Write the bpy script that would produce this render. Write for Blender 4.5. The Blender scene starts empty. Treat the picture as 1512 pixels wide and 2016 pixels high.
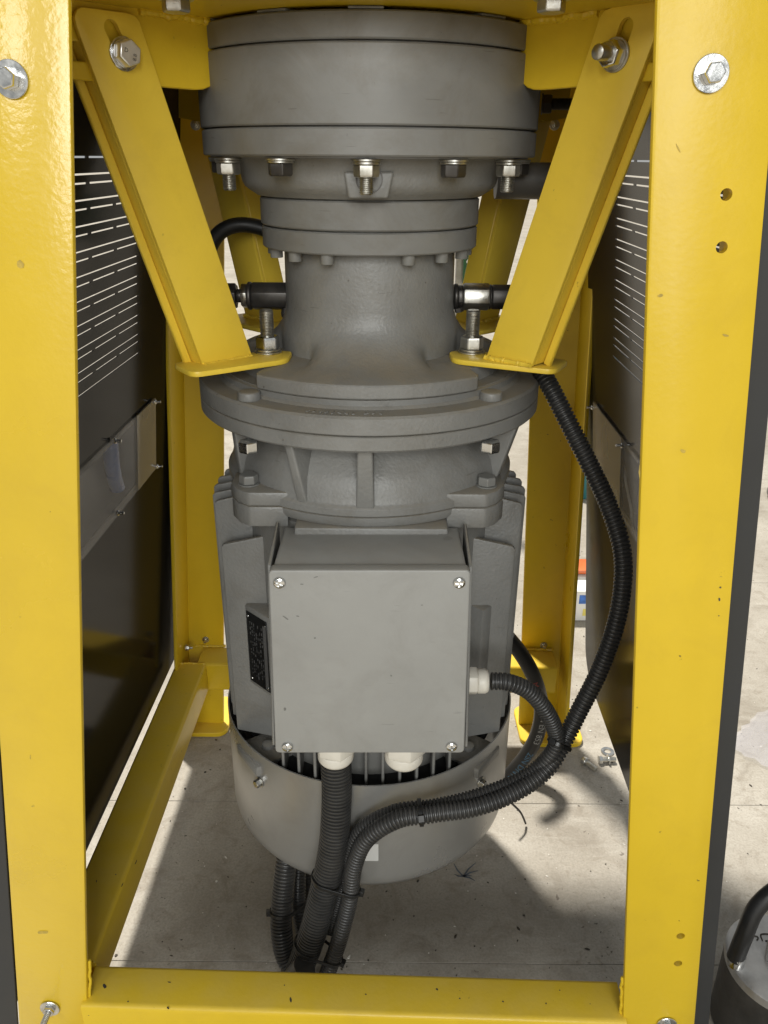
import bpy, bmesh, math, random
from math import radians, sin, cos, pi, sqrt, atan2
from mathutils import Vector, Matrix
random.seed(7)
S = bpy.context.scene
C = S.collection

# ------------------------------------------------------------------ camera
H = 0.875                      # camera height above the floor
FPX = 1600.0                   # focal length in pixels of the 1512x2016 photograph
TILT, ROLL = radians(23.6), radians(0.44)
cam = bpy.data.cameras.new('camera')
cam.sensor_width = 36.0
cam.lens = FPX / 2016 * 36.0
cam.clip_start, cam.clip_end = 0.02, 300
camo = bpy.data.objects.new('camera', cam)
C.objects.link(camo)
RC = Matrix.Rotation(pi/2 - TILT, 4, 'X') @ Matrix.Rotation(ROLL, 4, 'Z')
camo.matrix_world = Matrix.Translation((0, 0, H)) @ RC
S.camera = camo

# ------------------------------------------------------------------ light
w = bpy.data.worlds.new('World'); S.world = w; w.use_nodes = True
bg = w.node_tree.nodes['Background']
bg.inputs[0].default_value = (0.98, 1.0, 0.985, 1); bg.inputs[1].default_value = 0.40
def lamp(name, kind, energy, loc, aim, col=(1, 1, 1), **kw):
    l = bpy.data.lights.new(name, kind); l.energy = energy; l.color = col
    for k, v in kw.items(): setattr(l, k, v)
    o = bpy.data.objects.new(name, l); C.objects.link(o); o.location = loc
    o.rotation_euler = (Vector(aim) - Vector(loc)).to_track_quat('-Z', 'Y').to_euler()
    return o
SUND = Vector((0.16, -0.25, -0.70)).normalized()
lamp('sun', 'SUN', 6.2, -SUND*8, (0, 0, 0), (1.0, 0.94, 0.83), angle=radians(4.5))
lamp('door_light', 'AREA', 22, (-1.7, -2.8, 2.3), (0, 0.8, 0.5), (1.0, 1.0, 0.97), size=0.7)
lamp('wide_door_light', 'AREA', 116, (0.25, -3.7, 2.15), (0, 0.8, 0.55), (0.99, 1.0, 0.97), size=1.8)
S.view_settings.view_transform = 'Standard'; S.view_settings.look = 'None'
S.view_settings.exposure = 0.05; S.view_settings.gamma = 1.0

# ------------------------------------------------------------------ measuring helpers (real points on real planes)
R3 = RC.to_3x3()
def ray(px, py): return R3 @ Vector(((px-756)/FPX, -(py-1008)/FPX, -1.0))
O = Vector((0, 0, H))
def onY(px, py, Y): d = ray(px, py); return O + d*(Y/d.y)
def onZ(px, py, z): d = ray(px, py); return O + d*((z-H)/d.z)
def onP(px, py, n, c):        # plane n.p = c
    d = ray(px, py); return O + d*((c - n.dot(O))/n.dot(d))
AX = Vector((onY(728, 700, 0.82).x, 0.82, 0))       # vertical axis of the gear motor
def zf(py, R): return onY(728, py, AX.y - R).z       # height of a point on the front of a radius

# ------------------------------------------------------------------ mesh builder
class MB:
    def __init__(s): s.v = []; s.f = []; s.mi = []
    def add(s, vs, fs, mi=0):
        b = len(s.v); s.v += [Vector(p) for p in vs]
        s.f += [[b+i for i in f] for f in fs]; s.mi += [mi]*len(fs); return s
    def prism(s, pts, ext, mi=0):
        n = len(pts); ext = Vector(ext); a = [Vector(p) for p in pts]; b = [p+ext for p in a]
        return s.add(a+b, [list(range(n))[::-1], list(range(n, 2*n))] + [[i, (i+1) % n, n+(i+1) % n, n+i] for i in range(n)], mi)
    def loft(s, a, b, mi=0):
        n = len(a)
        return s.add(list(a)+list(b), [list(range(n))[::-1], list(range(n, 2*n))] + [[i, (i+1) % n, n+(i+1) % n, n+i] for i in range(n)], mi)
    def box(s, c, d, M=None, mi=0):
        x, y, z = d[0]/2, d[1]/2, d[2]/2
        p = [Vector(q) for q in ((-x,-y,-z),(x,-y,-z),(x,y,-z),(-x,y,-z),(-x,-y,z),(x,-y,z),(x,y,z),(-x,y,z))]
        if M is not None: p = [M @ q for q in p]
        return s.add([q+Vector(c) for q in p], [[0,3,2,1],[4,5,6,7],[0,1,5,4],[1,2,6,5],[2,3,7,6],[3,0,4,7]], mi)
    def lathe(s, prof, ctr=(0, 0, 0), n=64, M=None, close=False, rf=None, mi=0):
        c = Vector(ctr); vs = []; m = len(prof)
        for i in range(n):
            a = 2*pi*i/n
            for (r, z) in prof:
                if rf: r = rf(r, a, z)
                p = Vector((r*cos(a), r*sin(a), z))
                vs.append((M @ p if M is not None else p) + c)
        fs = []
        for i in range(n):
            j = (i+1) % n
            for k in range(m-1 if not close else m):
                k2 = (k+1) % m
                fs.append([i*m+k, i*m+k2, j*m+k2, j*m+k])
        if not close:
            if prof[0][0] > 1e-6: fs.append([i*m for i in range(n)])
            if prof[-1][0] > 1e-6: fs.append([i*m+m-1 for i in range(n)][::-1])
        return s.add(vs, fs, mi)
    def tube(s, path, rad, n=14, mi=0, cap=True):
        P = [Vector(p) for p in path]; N = len(P)
        T = [(P[min(i+1, N-1)]-P[max(i-1, 0)]).normalized() for i in range(N)]
        u = T[0].orthogonal().normalized(); vs = []
        for i in range(N):
            u = (u - T[i]*u.dot(T[i])).normalized(); q = T[i].cross(u)
            r = rad(i) if callable(rad) else rad
            vs += [P[i] + (u*cos(2*pi*k/n) + q*sin(2*pi*k/n))*r for k in range(n)]
        fs = [[i*n+k, i*n+(k+1) % n, (i+1)*n+(k+1) % n, (i+1)*n+k] for i in range(N-1) for k in range(n)]
        if cap: fs += [list(range(n))[::-1], [(N-1)*n+k for k in range(n)]]
        return s.add(vs, fs, mi)
    def mesh(s, name, mats, bevel=0, seg=2, ang=32, weld=False, smooth=38):
        me = bpy.data.meshes.new(name); me.from_pydata([tuple(p) for p in s.v], [], s.f)
        for m in (mats if isinstance(mats, (list, tuple)) else [mats]): me.materials.append(m)
        if any(s.mi): me.polygons.foreach_set('material_index', s.mi)
        bm = bmesh.new(); bm.from_mesh(me)
        if weld: bmesh.ops.remove_doubles(bm, verts=bm.verts, dist=1e-6)
        bmesh.ops.recalc_face_normals(bm, faces=bm.faces)
        if bevel:
            es = [e for e in bm.edges if len(e.link_faces) == 2 and e.calc_face_angle(0) > radians(ang)]
            bmesh.ops.bevel(bm, geom=es, offset=bevel, segments=seg, profile=0.5, affect='EDGES', clamp_overlap=True)
        bm.to_mesh(me); bm.free()
        me.polygons.foreach_set('use_smooth', [True]*len(me.polygons))
        me.set_sharp_from_angle(angle=radians(smooth)); me.update()
        return me

WM = {}
def put(name, me, parent=None, M=None):
    o = bpy.data.objects.new(name, me); C.objects.link(o)
    M = M.copy() if M is not None else Matrix.Identity(4)
    if parent is not None:
        o.parent = parent; o.matrix_parent_inverse = WM[parent.name].inverted()
    o.matrix_basis = M; WM[o.name] = M
    return o
def thing(name, label, cat, loc, group=None):
    o = bpy.data.objects.new(name, None); C.objects.link(o); o.location = loc; o.empty_display_size = 0.05
    WM[o.name] = Matrix.Translation(loc)
    return tag(o, label, cat, group)
def tag(o, label, cat, group=None, kind=None):
    if label: o['label'] = label
    if cat: o['category'] = cat
    if group: o['group'] = group
    if kind: o['kind'] = kind
    return o
def boolcut(me, cutters, name):
    """subtract a list of MB meshes from a mesh, return the result as a new mesh"""
    a = bpy.data.objects.new('t', me); C.objects.link(a); obs = [a]
    for cm in cutters:
        b = bpy.data.objects.new('c', cm); C.objects.link(b); obs.append(b)
        m = a.modifiers.new('b', 'BOOLEAN'); m.operation = 'DIFFERENCE'; m.object = b; m.solver = 'EXACT'
    dg = bpy.context.evaluated_depsgraph_get(); dg.update()
    r = bpy.data.meshes.new_from_object(a.evaluated_get(dg), depsgraph=dg); r.name = name
    for o in obs: bpy.data.objects.remove(o)
    r.polygons.foreach_set('use_smooth', [True]*len(r.polygons)); r.set_sharp_from_angle(angle=radians(30))
    return r
def zmat(pos, d, roll=0.0):
    q = Vector(d).normalized().to_track_quat('Z', 'Y').to_matrix().to_4x4()
    return Matrix.Translation(pos) @ q @ Matrix.Rotation(roll, 4, 'Z')
def spline(pts, step=0.002):
    P = [Vector(p) for p in pts]; P = [P[0]*2-P[1]] + P + [P[-1]*2-P[-2]]; out = []
    for i in range(1, len(P)-2):
        a, b, c, d = P[i-1], P[i], P[i+1], P[i+2]
        n = max(8, int((c-b).length/step*2))
        for k in range(n):
            t = k/n
            out.append(0.5*((2*b) + (c-a)*t + (2*a-5*b+4*c-d)*t*t + (3*b-a-3*c+d)*t**3))
    out.append(P[-2]); res = [out[0]]; acc = 0.0            # resample evenly
    for i in range(1, len(out)):
        seg = (out[i]-out[i-1]).length
        while acc + seg >= step and seg > 1e-9:
            t = (step-acc)/seg; p = out[i-1].lerp(out[i], t); res.append(p)
            out[i-1] = p; seg = (out[i]-p).length; acc = 0.0
        acc += seg
    return res

def text_mesh(body, size):
    cu = bpy.data.curves.new('t', 'FONT'); cu.body = body; cu.size = size; cu.resolution_u = 2
    o = bpy.data.objects.new('t', cu); C.objects.link(o); dg = bpy.context.evaluated_depsgraph_get(); dg.update()
    me = bpy.data.meshes.new_from_object(o.evaluated_get(dg), depsgraph=dg); bpy.data.objects.remove(o)
    bm = bmesh.new(); bm.from_mesh(me)
    bmesh.ops.triangulate(bm, faces=bm.faces[:]); bmesh.ops.subdivide_edges(bm, edges=[e for e in bm.edges if e.calc_length() > size*0.25], cuts=1)
    v = [p.co.copy() for p in bm.verts]; bm.verts.index_update(); f = [[p.index for p in fc.verts] for fc in bm.faces]; bm.free()
    return v, f
# ------------------------------------------------------------------ materials
def pmat(name, col, rough=0.5, metal=0.0, var=0.10, vs=9.0, bump=0.0, bs=400.0, bd=0.001, specks=0.0, ss=90.0, scol=(0.05, 0.04, 0.03),
         dust=0.0, dcol=(0.30, 0.25, 0.18), coat=0.0, rvar=0.1, stains=0.0, stcol=(0.25, 0.18, 0.06), stretch=None, spec=0.5, scratch=0.0, specks2=0.0):
    m = bpy.data.materials.new(name); m.use_nodes = True; nt = m.node_tree; N = nt.nodes; L = nt.links
    b = N['Principled BSDF']
    tc = N.new('ShaderNodeTexCoord'); vec = tc.outputs['Object']
    if stretch:
        mp = N.new('ShaderNodeMapping'); mp.inputs['Scale'].default_value = stretch; L.new(vec, mp.inputs[0]); svec = mp.outputs[0]
    else: svec = vec
    def noise(scale, det=4, rough_=0.55, v=None, dist=0.0):
        n = N.new('ShaderNodeTexNoise'); n.inputs['Scale'].default_value = scale; n.inputs['Detail'].default_value = det
        n.inputs['Roughness'].default_value = rough_; n.inputs['Distortion'].default_value = dist
        L.new(v if v is not None else vec, n.inputs['Vector']); return n.outputs['Fac']
    def rng(src, a, b_, c, d):
        r = N.new('ShaderNodeMapRange'); L.new(src, r.inputs[0])
        for i, q in enumerate((a, b_, c, d)): r.inputs[i+1].default_value = q
        return r.outputs[0]
    def mix(fac, a, b_):
        x = N.new('ShaderNodeMix'); x.data_type = 'RGBA'
        if isinstance(fac, float): x.inputs[0].default_value = fac
        else: L.new(fac, x.inputs[0])
        for sock, q in ((x.inputs[6], a), (x.inputs[7], b_)):
            if isinstance(q, tuple): sock.default_value = (*q, 1)
            else: L.new(q, sock)
        return x.outputs[2]
    def mul(a, b_):
        x = N.new('ShaderNodeMath'); x.operation = 'MULTIPLY'
        for sock, q in ((x.inputs[0], a), (x.inputs[1], b_)):
            if isinstance(q, float): sock.default_value = q
            else: L.new(q, sock)
        return x.outputs[0]
    n1 = noise(vs, 6, 0.6, svec)
    c = mix(rng(n1, 0.3, 0.7, 0, 1), tuple(min(1, q*(1-var)) for q in col), tuple(min(1, q*(1+var)) for q in col))
    if stains:
        f = mul(rng(noise(15, 9, 0.70, None, 0.5), 0.48, 0.70, 0, 1), stains); c = mix(f, c, stcol)
    if specks:
        f = mul(rng(noise(ss, 3, 0.6), 0.715, 0.74, 0, 1), rng(noise(6, 2), 0.47, 0.6, 0, 1)); c = mix(mul(f, specks), c, scol)
    if specks2:
        f = mul(rng(noise(26, 6, 0.7, None, 0.6), 0.58, 0.66, 0, 1), rng(noise(3.5, 3), 0.40, 0.62, 0, 1)); c = mix(mul(f, specks2), c, tuple(q*0.55 for q in col))
        f = rng(noise(210, 3, 0.6), 0.35, 0.75, 0, 0.35); c = mix(f, c, tuple(q*0.6 for q in col))
        f = mul(rng(noise(33, 2, 0.5), 0.74, 0.76, 0, 1), 0.8); c = mix(f, c, scol)
    if scratch:
        mp2 = N.new('ShaderNodeMapping'); mp2.inputs['Scale'].default_value = (30, 30, 400); mp2.inputs['Rotation'].default_value = (0.3, 0.2, 0.5); L.new(vec, mp2.inputs[0])
        f = mul(rng(noise(1.0, 2, 0.5, mp2.outputs[0]), 0.72, 0.76, 0, 1), scratch); c = mix(f, c, scol)
    rsock = rng(n1, 0.3, 0.7, max(0.02, rough-rvar), min(1, rough+rvar))
    if dust:
        g = N.new('ShaderNodeNewGeometry'); sx = N.new('ShaderNodeSeparateXYZ'); L.new(g.outputs['Normal'], sx.inputs[0])
        f = mul(mul(rng(sx.outputs[2], 0.55, 0.95, 0, 1), rng(noise(25, 5, 0.6), 0.35, 0.65, 0.25, 1)), dust)
        c = mix(f, c, dcol)
        r2 = N.new('ShaderNodeMix'); L.new(f, r2.inputs[0]); L.new(rsock, r2.inputs[2]); r2.inputs[3].default_value = 0.9; rsock = r2.outputs[0]
    L.new(c, b.inputs['Base Color']); L.new(rsock, b.inputs['Roughness'])
    b.inputs['Metallic'].default_value = metal; b.inputs['Coat Weight'].default_value = coat; b.inputs['Coat Roughness'].default_value = 0.12
    b.inputs['Specular IOR Level'].default_value = spec
    if bump:
        bp = N.new('ShaderNodeBump'); bp.inputs['Strength'].default_value = bump; bp.inputs['Distance'].default_value = bd
        L.new(noise(bs, 3, 0.5), bp.inputs['Height']); L.new(bp.outputs[0], b.inputs['Normal'])
        if coat: L.new(bp.outputs[0], b.inputs['Coat Normal'])
    return m

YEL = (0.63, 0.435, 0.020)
YEL_LIT = (0.80, 0.575, 0.055)  # frame yellow lightened on the braces for light that doesn't reach them
M_yel = pmat('yellow_paint', YEL, 0.36, var=0.06, vs=5, bump=0.25, bs=260, bd=0.0006, spec=0.35, specks=0.9, ss=105, scol=(0.07, 0.05, 0.02), stains=0.13, stcol=(0.36, 0.22, 0.03), dust=0.45, dcol=(0.60, 0.44, 0.10), scratch=0.0)  # dust on upward faces, its colour lightened to make up for weak top light
M_ybr = pmat('yellow_paint_lightened', YEL_LIT, 0.40, var=0.06, vs=6, bump=0.2, bs=260, bd=0.0006, specks=0.9, ss=95, scol=(0.07, 0.05, 0.02), stains=0.22, stcol=(0.50, 0.33, 0.05), dust=0.2, dcol=(0.5, 0.36, 0.1))
M_yelo = pmat('yellow_paint_orange_peel', YEL, 0.30, var=0.06, vs=5, bump=0.24, bs=230, bd=0.0010, coat=0.25, specks=0.85, ss=105, scol=(0.07, 0.05, 0.02), stains=0.12, stcol=(0.40, 0.24, 0.03))
M_grey = pmat('grey_casting_paint', (0.192, 0.191, 0.182), 0.42, var=0.12, vs=14, bump=0.5, bs=330, bd=0.0009, specks=0.75, ss=130, stains=0.45, stcol=(0.130, 0.116, 0.092), dust=0.85, dcol=(0.235, 0.205, 0.155), scratch=0.3)
M_mach = pmat('grey_smooth_paint', (0.192, 0.191, 0.181), 0.44, spec=0.35, var=0.12, vs=7, bump=0.14, bs=300, bd=0.0004, specks=0.6, ss=120, stains=0.55, stcol=(0.125, 0.110, 0.085), stretch=(1, 1, 2.2), scratch=0.35)
M_lid = pmat('terminal_box_paint', (0.280, 0.280, 0.268), 0.42, var=0.07, vs=8, bump=0.3, bs=420, bd=0.0004, specks=0.8, ss=60, scol=(0.12, 0.12, 0.11), stains=0.35, stcol=(0.20, 0.195, 0.18), dust=0.2, scratch=0.35)
M_cover = pmat('sheet_cover_paint', (0.32, 0.315, 0.30), 0.32, metal=0.45, var=0.06, vs=6, bump=0.05, bs=200, stains=0.25, stcol=(0.17, 0.155, 0.13))
M_zinc = pmat('zinc_steel', (0.62, 0.625, 0.62), 0.20, metal=1.0, var=0.15, vs=120, bump=0.1, bs=600, bd=0.0003)
M_zincb = pmat('zinc_lightened', (0.85, 0.85, 0.84), 0.42, metal=0.9, var=0.08, vs=120)  # zinc lightened to put the missing gleam into the slot bolt head
M_zincd = pmat('dull_steel', (0.52, 0.51, 0.47), 0.36, metal=1.0, var=0.25, vs=90, bump=0.15, bs=500, bd=0.0003)
M_dark = pmat('dark_steel', (0.075, 0.07, 0.065), 0.42, metal=0.7, var=0.25, vs=60, bump=0.15, bs=400, bd=0.0003)
M_pipe = pmat('grey_pipe_paint', (0.10, 0.094, 0.085), 0.45, var=0.1, vs=30)
M_blk = pmat('black_powder_coat', (0.009, 0.0085, 0.008), 0.5, spec=0.0, bump=0.1, bs=700, bd=0.0002)
M_blkm = pmat('black_matt_coat', (0.024, 0.025, 0.026), 0.55, var=0.1, vs=12, bump=0.15, bs=700, bd=0.0002, specks=0.2, scol=(0.12, 0.12, 0.12))
M_panr = pmat('black_satin_coat', (0.011, 0.0105, 0.010), 0.5, spec=0.0, bump=0.1, bs=700, bd=0.0002)
M_rub = pmat('black_rubber', (0.012, 0.012, 0.012), 0.42, var=0.2, vs=40, bump=0.1, bs=600, bd=0.0002)
M_cond = pmat('black_conduit_plastic', (0.030, 0.030, 0.030), 0.36, var=0.2, vs=60, dust=0.25, dcol=(0.14, 0.13, 0.12), stains=0.4, stcol=(0.06, 0.056, 0.05))
M_tie = pmat('black_nylon', (0.012, 0.012, 0.012), 0.38, var=0.1, vs=60)
M_wht = pmat('white_nylon', (0.66, 0.63, 0.56), 0.45, var=0.06, vs=30, stains=0.2, stcol=(0.45, 0.40, 0.32), bump=0.1, bs=500, bd=0.0003)
M_label = pmat('white_sticker', (0.60, 0.60, 0.58), 0.5, var=0.03)
M_void = pmat('gap_shade_black', (0.010, 0.010, 0.010), 0.7, var=0.1)
M_plate = pmat('nameplate_black', (0.010, 0.010, 0.010), 0.35, var=0.1)
M_print = pmat('nameplate_print', (0.10, 0.10, 0.10), 0.4, var=0.1)
def concrete():
    m = bpy.data.materials.new('concrete'); m.use_nodes = True; nt = m.node_tree; N = nt.nodes; L = nt.links; b = N['Principled BSDF']
    tc = N.new('ShaderNodeTexCoord'); vec = tc.outputs['Object']
    def noise(sc, det, ro, dist=0.0, v=None):
        n = N.new('ShaderNodeTexNoise'); n.inputs['Scale'].default_value = sc; n.inputs['Detail'].default_value = det; n.inputs['Roughness'].default_value = ro; n.inputs['Distortion'].default_value = dist
        L.new(v or vec, n.inputs['Vector']); return n.outputs['Fac']
    def rng(src, a, b_, c, d):
        r = N.new('ShaderNodeMapRange'); L.new(src, r.inputs[0])
        for i, q in enumerate((a, b_, c, d)): r.inputs[i+1].default_value = q
        return r.outputs[0]
    def mul(a, b_):
        x = N.new('ShaderNodeMath'); x.operation = 'MULTIPLY'; L.new(a, x.inputs[0])
        if isinstance(b_, float): x.inputs[1].default_value = b_
        else: L.new(b_, x.inputs[1])
        return x.outputs[0]
    def mix(f, a, b_):
        x = N.new('ShaderNodeMix'); x.data_type = 'RGBA'; L.new(f, x.inputs[0])
        for sock, q in ((x.inputs[6], a), (x.inputs[7], b_)):
            if isinstance(q, tuple): sock.default_value = (*q, 1)
            else: L.new(q, sock)
        return x.outputs[2]
    c = mix(rng(noise(3.2, 9, 0.68, 0.4), 0.34, 0.64, 0, 1), (0.255, 0.232, 0.196), (0.375, 0.352, 0.312))
    c = mix(mul(rng(noise(17, 8, 0.7, 0.8), 0.50, 0.66, 0, 1), 0.55), c, (0.175, 0.150, 0.118))       # blotchy dirt
    c = mix(mul(rng(noise(44, 5, 0.65, 1.5), 0.56, 0.66, 0, 1), 0.45), c, (0.20, 0.172, 0.135))
    mp = N.new('ShaderNodeMapping'); mp.inputs['Scale'].default_value = (5, 26, 5); mp.inputs['Rotation'].default_value = (0, 0, 0.7); L.new(vec, mp.inputs[0])
    c = mix(mul(rng(noise(1.6, 6, 0.6, 1.2, mp.outputs[0]), 0.56, 0.70, 0, 1), 0.35), c, (0.43, 0.41, 0.37))   # trowel swirls
    c = mix(rng(noise(330, 3, 0.6), 0.40, 0.75, 0, 0.45), c, (0.15, 0.135, 0.115))
    gate = rng(noise(4.5, 4, 0.6), 0.42, 0.60, 0.15, 1)
    for sc, th, st in ((120, 0.70, 0.85), (62, 0.725, 0.9), (210, 0.68, 0.6)):
        c = mix(mul(mul(rng(noise(sc, 3, 0.55, 0.6), th, th+0.02, 0, 1), gate), st), c, (0.07, 0.052, 0.038))
    L.new(c, b.inputs['Base Color']); L.new(rng(noise(9, 5, 0.6), 0.3, 0.7, 0.6, 0.85), b.inputs['Roughness'])
    bp = N.new('ShaderNodeBump'); bp.inputs['Strength'].default_value = 0.5; bp.inputs['Distance'].default_value = 0.0016
    L.new(noise(70, 6, 0.65, 0.5), bp.inputs['Height']); L.new(bp.outputs[0], b.inputs['Normal'])
    return m
M_conc = concrete()
M_scrib = pmat('blue_marker_ink', (0.085, 0.10, 0.125), 0.6, var=0.3, vs=150)
M_chipd = pmat('dark_grit', (0.045, 0.038, 0.03), 0.8, var=0.4, vs=200)
M_chipw = pmat('pale_chip', (0.6, 0.58, 0.54), 0.6, var=0.1)
M_pot = pmat('worn_bare_steel', (0.50, 0.49, 0.48), 0.42, metal=0.75, var=0.22, vs=30, bump=0.3, bs=120, bd=0.0008, stains=0.5, stcol=(0.20, 0.19, 0.18))
M_potd = pmat('sooty_steel', (0.045, 0.042, 0.038), 0.55, metal=0.3, var=0.4, vs=25, bump=0.4, bs=150, bd=0.001, stains=0.5, stcol=(0.10, 0.09, 0.08))
M_green = pmat('green_print', (0.02, 0.10, 0.04), 0.5, var=0.1)
M_gal = pmat('galvanised_post', (0.42, 0.42, 0.41), 0.5, metal=0.5, var=0.3, vs=40)
M_teal = pmat('teal_paint', (0.03, 0.16, 0.17), 0.4, var=0.15)
M_orange = pmat('orange_plastic', (0.75, 0.16, 0.04), 0.4, var=0.1)
M_blue = pmat('blue_print', (0.05, 0.16, 0.52), 0.4, var=0.5, vs=60)
M_paper = pmat('white_card', (0.75, 0.75, 0.74), 0.5, var=0.04)
M_yprint = pmat('yellow_print', (0.70, 0.60, 0.15), 0.5, var=0.1)
M_txw = pmat('white_hose_print', (0.26, 0.26, 0.25), 0.5, var=0.3, vs=400)
M_txb = pmat('blue_hose_print', (0.05, 0.13, 0.21), 0.5, var=0.3, vs=400)
M_txr = pmat('red_hose_print', (0.28, 0.05, 0.04), 0.5, var=0.05)
M_bluehose = pmat('blue_hose', (0.05, 0.12, 0.36), 0.25, var=0.2, vs=30)
M_int = pmat('dark_box_interior', (0.035, 0.037, 0.042), 0.5, var=0.1)
def sheen(m, fac, rough):
    nt = m.node_tree; N = nt.nodes; L = nt.links; g = N.new('ShaderNodeBsdfGlossy'); g.inputs['Roughness'].default_value = rough
    x = N.new('ShaderNodeMixShader'); x.inputs[0].default_value = fac
    L.new(N['Principled BSDF'].outputs[0], x.inputs[1]); L.new(g.outputs[0], x.inputs[2]); L.new(x.outputs[0], N['Material Output'].inputs[0])
sheen(M_blk, 0.080, 0.13); sheen(M_panr, 0.20, 0.15)
def acrylic(name, haze, col):
    m = bpy.data.materials.new(name); m.use_nodes = True; nt = m.node_tree; N = nt.nodes; L = nt.links
    b = N['Principled BSDF']; out = N['Material Output']
    b.inputs['Base Color'].default_value = (*col, 1); b.inputs['Roughness'].default_value = 0.08
    t = N.new('ShaderNodeBsdfTransparent'); x = N.new('ShaderNodeMixShader')
    n = N.new('ShaderNodeTexNoise'); n.inputs['Scale'].default_value = 9; n.inputs['Detail'].default_value = 4
    tc = N.new('ShaderNodeTexCoord'); L.new(tc.outputs['Object'], n.inputs['Vector'])
    r = N.new('ShaderNodeMapRange'); r.inputs[1].default_value = 0.3; r.inputs[2].default_value = 0.7; r.inputs[3].default_value = haze*0.75; r.inputs[4].default_value = haze*1.25
    L.new(n.outputs['Fac'], r.inputs[0]); L.new(r.outputs[0], x.inputs[0]); L.new(t.outputs[0], x.inputs[1]); L.new(b.outputs[0], x.inputs[2]); L.new(x.outputs[0], out.inputs[0])
    return m
M_acr = acrylic('clear_acrylic', 0.22, (0.40, 0.40, 0.42))
M_haze = acrylic('beige_reflection_haze', 0.55, (0.46, 0.42, 0.35))  # beige haze painting the reflection on the sheet where it overlaps the panel
M_bag = acrylic('clear_polythene', 0.22, (0.55, 0.56, 0.66))

M_scuff = pmat('dirty_yellow', (0.42, 0.30, 0.05), 0.6, var=0.25, vs=300)
M_gscuff = pmat('dirty_grey', (0.15, 0.15, 0.14), 0.6, var=0.25, vs=300)
# ------------------------------------------------------------------ fasteners
_cache = {}
def hexm(af, h, mat, ch=0.09):
    k = ('hex', af, h, mat.name)
    if k not in _cache:
        R = af/sqrt(3); b = MB()
        n = 6; r1 = R*(1-ch)
        # chamfered prism
        ring = lambda r, z: [Vector((r*cos(pi/3*i), r*sin(pi/3*i), z)) for i in range(6)]
        v = ring(R, 0) + ring(R, h*0.82) + ring(r1, h)
        f = [list(range(6))[::-1], [12+i for i in range(6)]]
        for q in (0, 6): f += [[q+i, q+(i+1) % 6, q+6+(i+1) % 6, q+6+i] for i in range(6)]
        b.add(v, f); _cache[k] = b.mesh('hex', mat, bevel=h*0.06, seg=1, ang=10, smooth=25)
    return _cache[k]
def washm(ro, t, mat, ri=None):
    k = ('w', ro, t, mat.name, ri)
    if k not in _cache:
        ri2 = ri or ro*0.5; c = t*0.2
        _cache[k] = MB().lathe([(ri2, 0), (ro-c, 0), (ro, c), (ro, t-c), (ro-c, t), (ri2, t)], n=32, close=True).mesh('washer', mat)
    return _cache[k]
def studm(r, L, mat, thread=True, pitch=0.0014):
    k = ('s', r, L, mat.name, thread)
    if k not in _cache:
        prof = []
        if thread:
            n = int(L/pitch)
            for i in range(n): prof += [(r*0.86, i*pitch), (r*0.99, (i+0.4)*pitch), (r*0.99, (i+0.6)*pitch)]
            prof += [(r*0.86, n*pitch), (r*0.80, n*pitch+0.0006)]
        else: prof = [(r, 0), (r, L-r*0.15), (r*0.85, L)]
        _cache[k] = MB().lathe(prof, n=20).mesh('stud', mat, smooth=50)
    return _cache[k]
def fast(parent, p, d, washers=((0.009, 0.0016),), nut=None, head=None, stud=None, roll=0.0, mat=None, thread=True, hmat=None):
    mat = mat or M_zinc; hmat = hmat or mat; d = Vector(d).normalized(); p = Vector(p); off = 0.0; kids = []
    for (ro, t) in washers: kids.append(('washer', washm(ro, t, mat), off)); off += t + 0.0001
    if nut: kids.append(('nut', hexm(nut[0], nut[1], hmat), off)); off += nut[1]
    if head: root = put('bolt', hexm(head[0], head[1], hmat), parent, zmat(p+d*off, d, roll))
    else: root = put('bolt', studm(stud[0], off+stud[1], mat, thread), parent, zmat(p, d, roll))
    for nm, me, o in kids: put(nm, me, root, zmat(p+d*o, d, roll))
    return root

# ================================================================== SETTING: floor
floor = put('floor', MB().box((0, 0, -0.06), (120, 120, 0.1)).mesh('floor', M_conc)); tag(floor, None, None, kind='structure')
jy = [onZ(900, 1896, 0).y, onZ(1200, 1583, 0).y]
ys = [-3.0, -1.2, 0.1, jy[0], jy[1], 1.62, 2.9, 4.6, 7.0]
for i in range(len(ys)-1):
    g = 0.00035
    b = MB()
    sk = 0.012
    q = [(-8, ys[i]+g-8*sk*0), (8, ys[i]+g), (8, ys[i+1]-g), (-8, ys[i+1]-g)]
    b.prism([(x, y, -0.011) for x, y in q], (0, 0, 0.011))
    put('slab', b.mesh('slab', M_conc, bevel=0.0004, seg=1), floor)
# blue marker scribble on the floor (flat print, sits a hair above)
b = MB(); cpt = onZ(912, 1726, 0.0)
for a, l in ((2.15, 0.020), (0.35, 0.022), (0.75, 0.026), (2.9, 0.012), (-0.35, 0.016), (0.05, 0.012)):
    d = Vector((cos(a), sin(a)*1.3, 0)); n = Vector((-d.y, d.x, 0)).normalized()*0.0011
    e = cpt + d*l; m_ = cpt + d*l*0.5 + n*1.5
    b.add([cpt-n+Vector((0,0,0.0006)), cpt+n+Vector((0,0,0.0006)), m_+n+Vector((0,0,0.0006)), m_-n+Vector((0,0,0.0006)), e+n*0.4+Vector((0,0,0.0006)), e-n*0.4+Vector((0,0,0.0006))], [[0,1,2,3],[3,2,4,5]])
put('marker_scribble', b.mesh('marker_scribble', M_scrib), floor)
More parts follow.
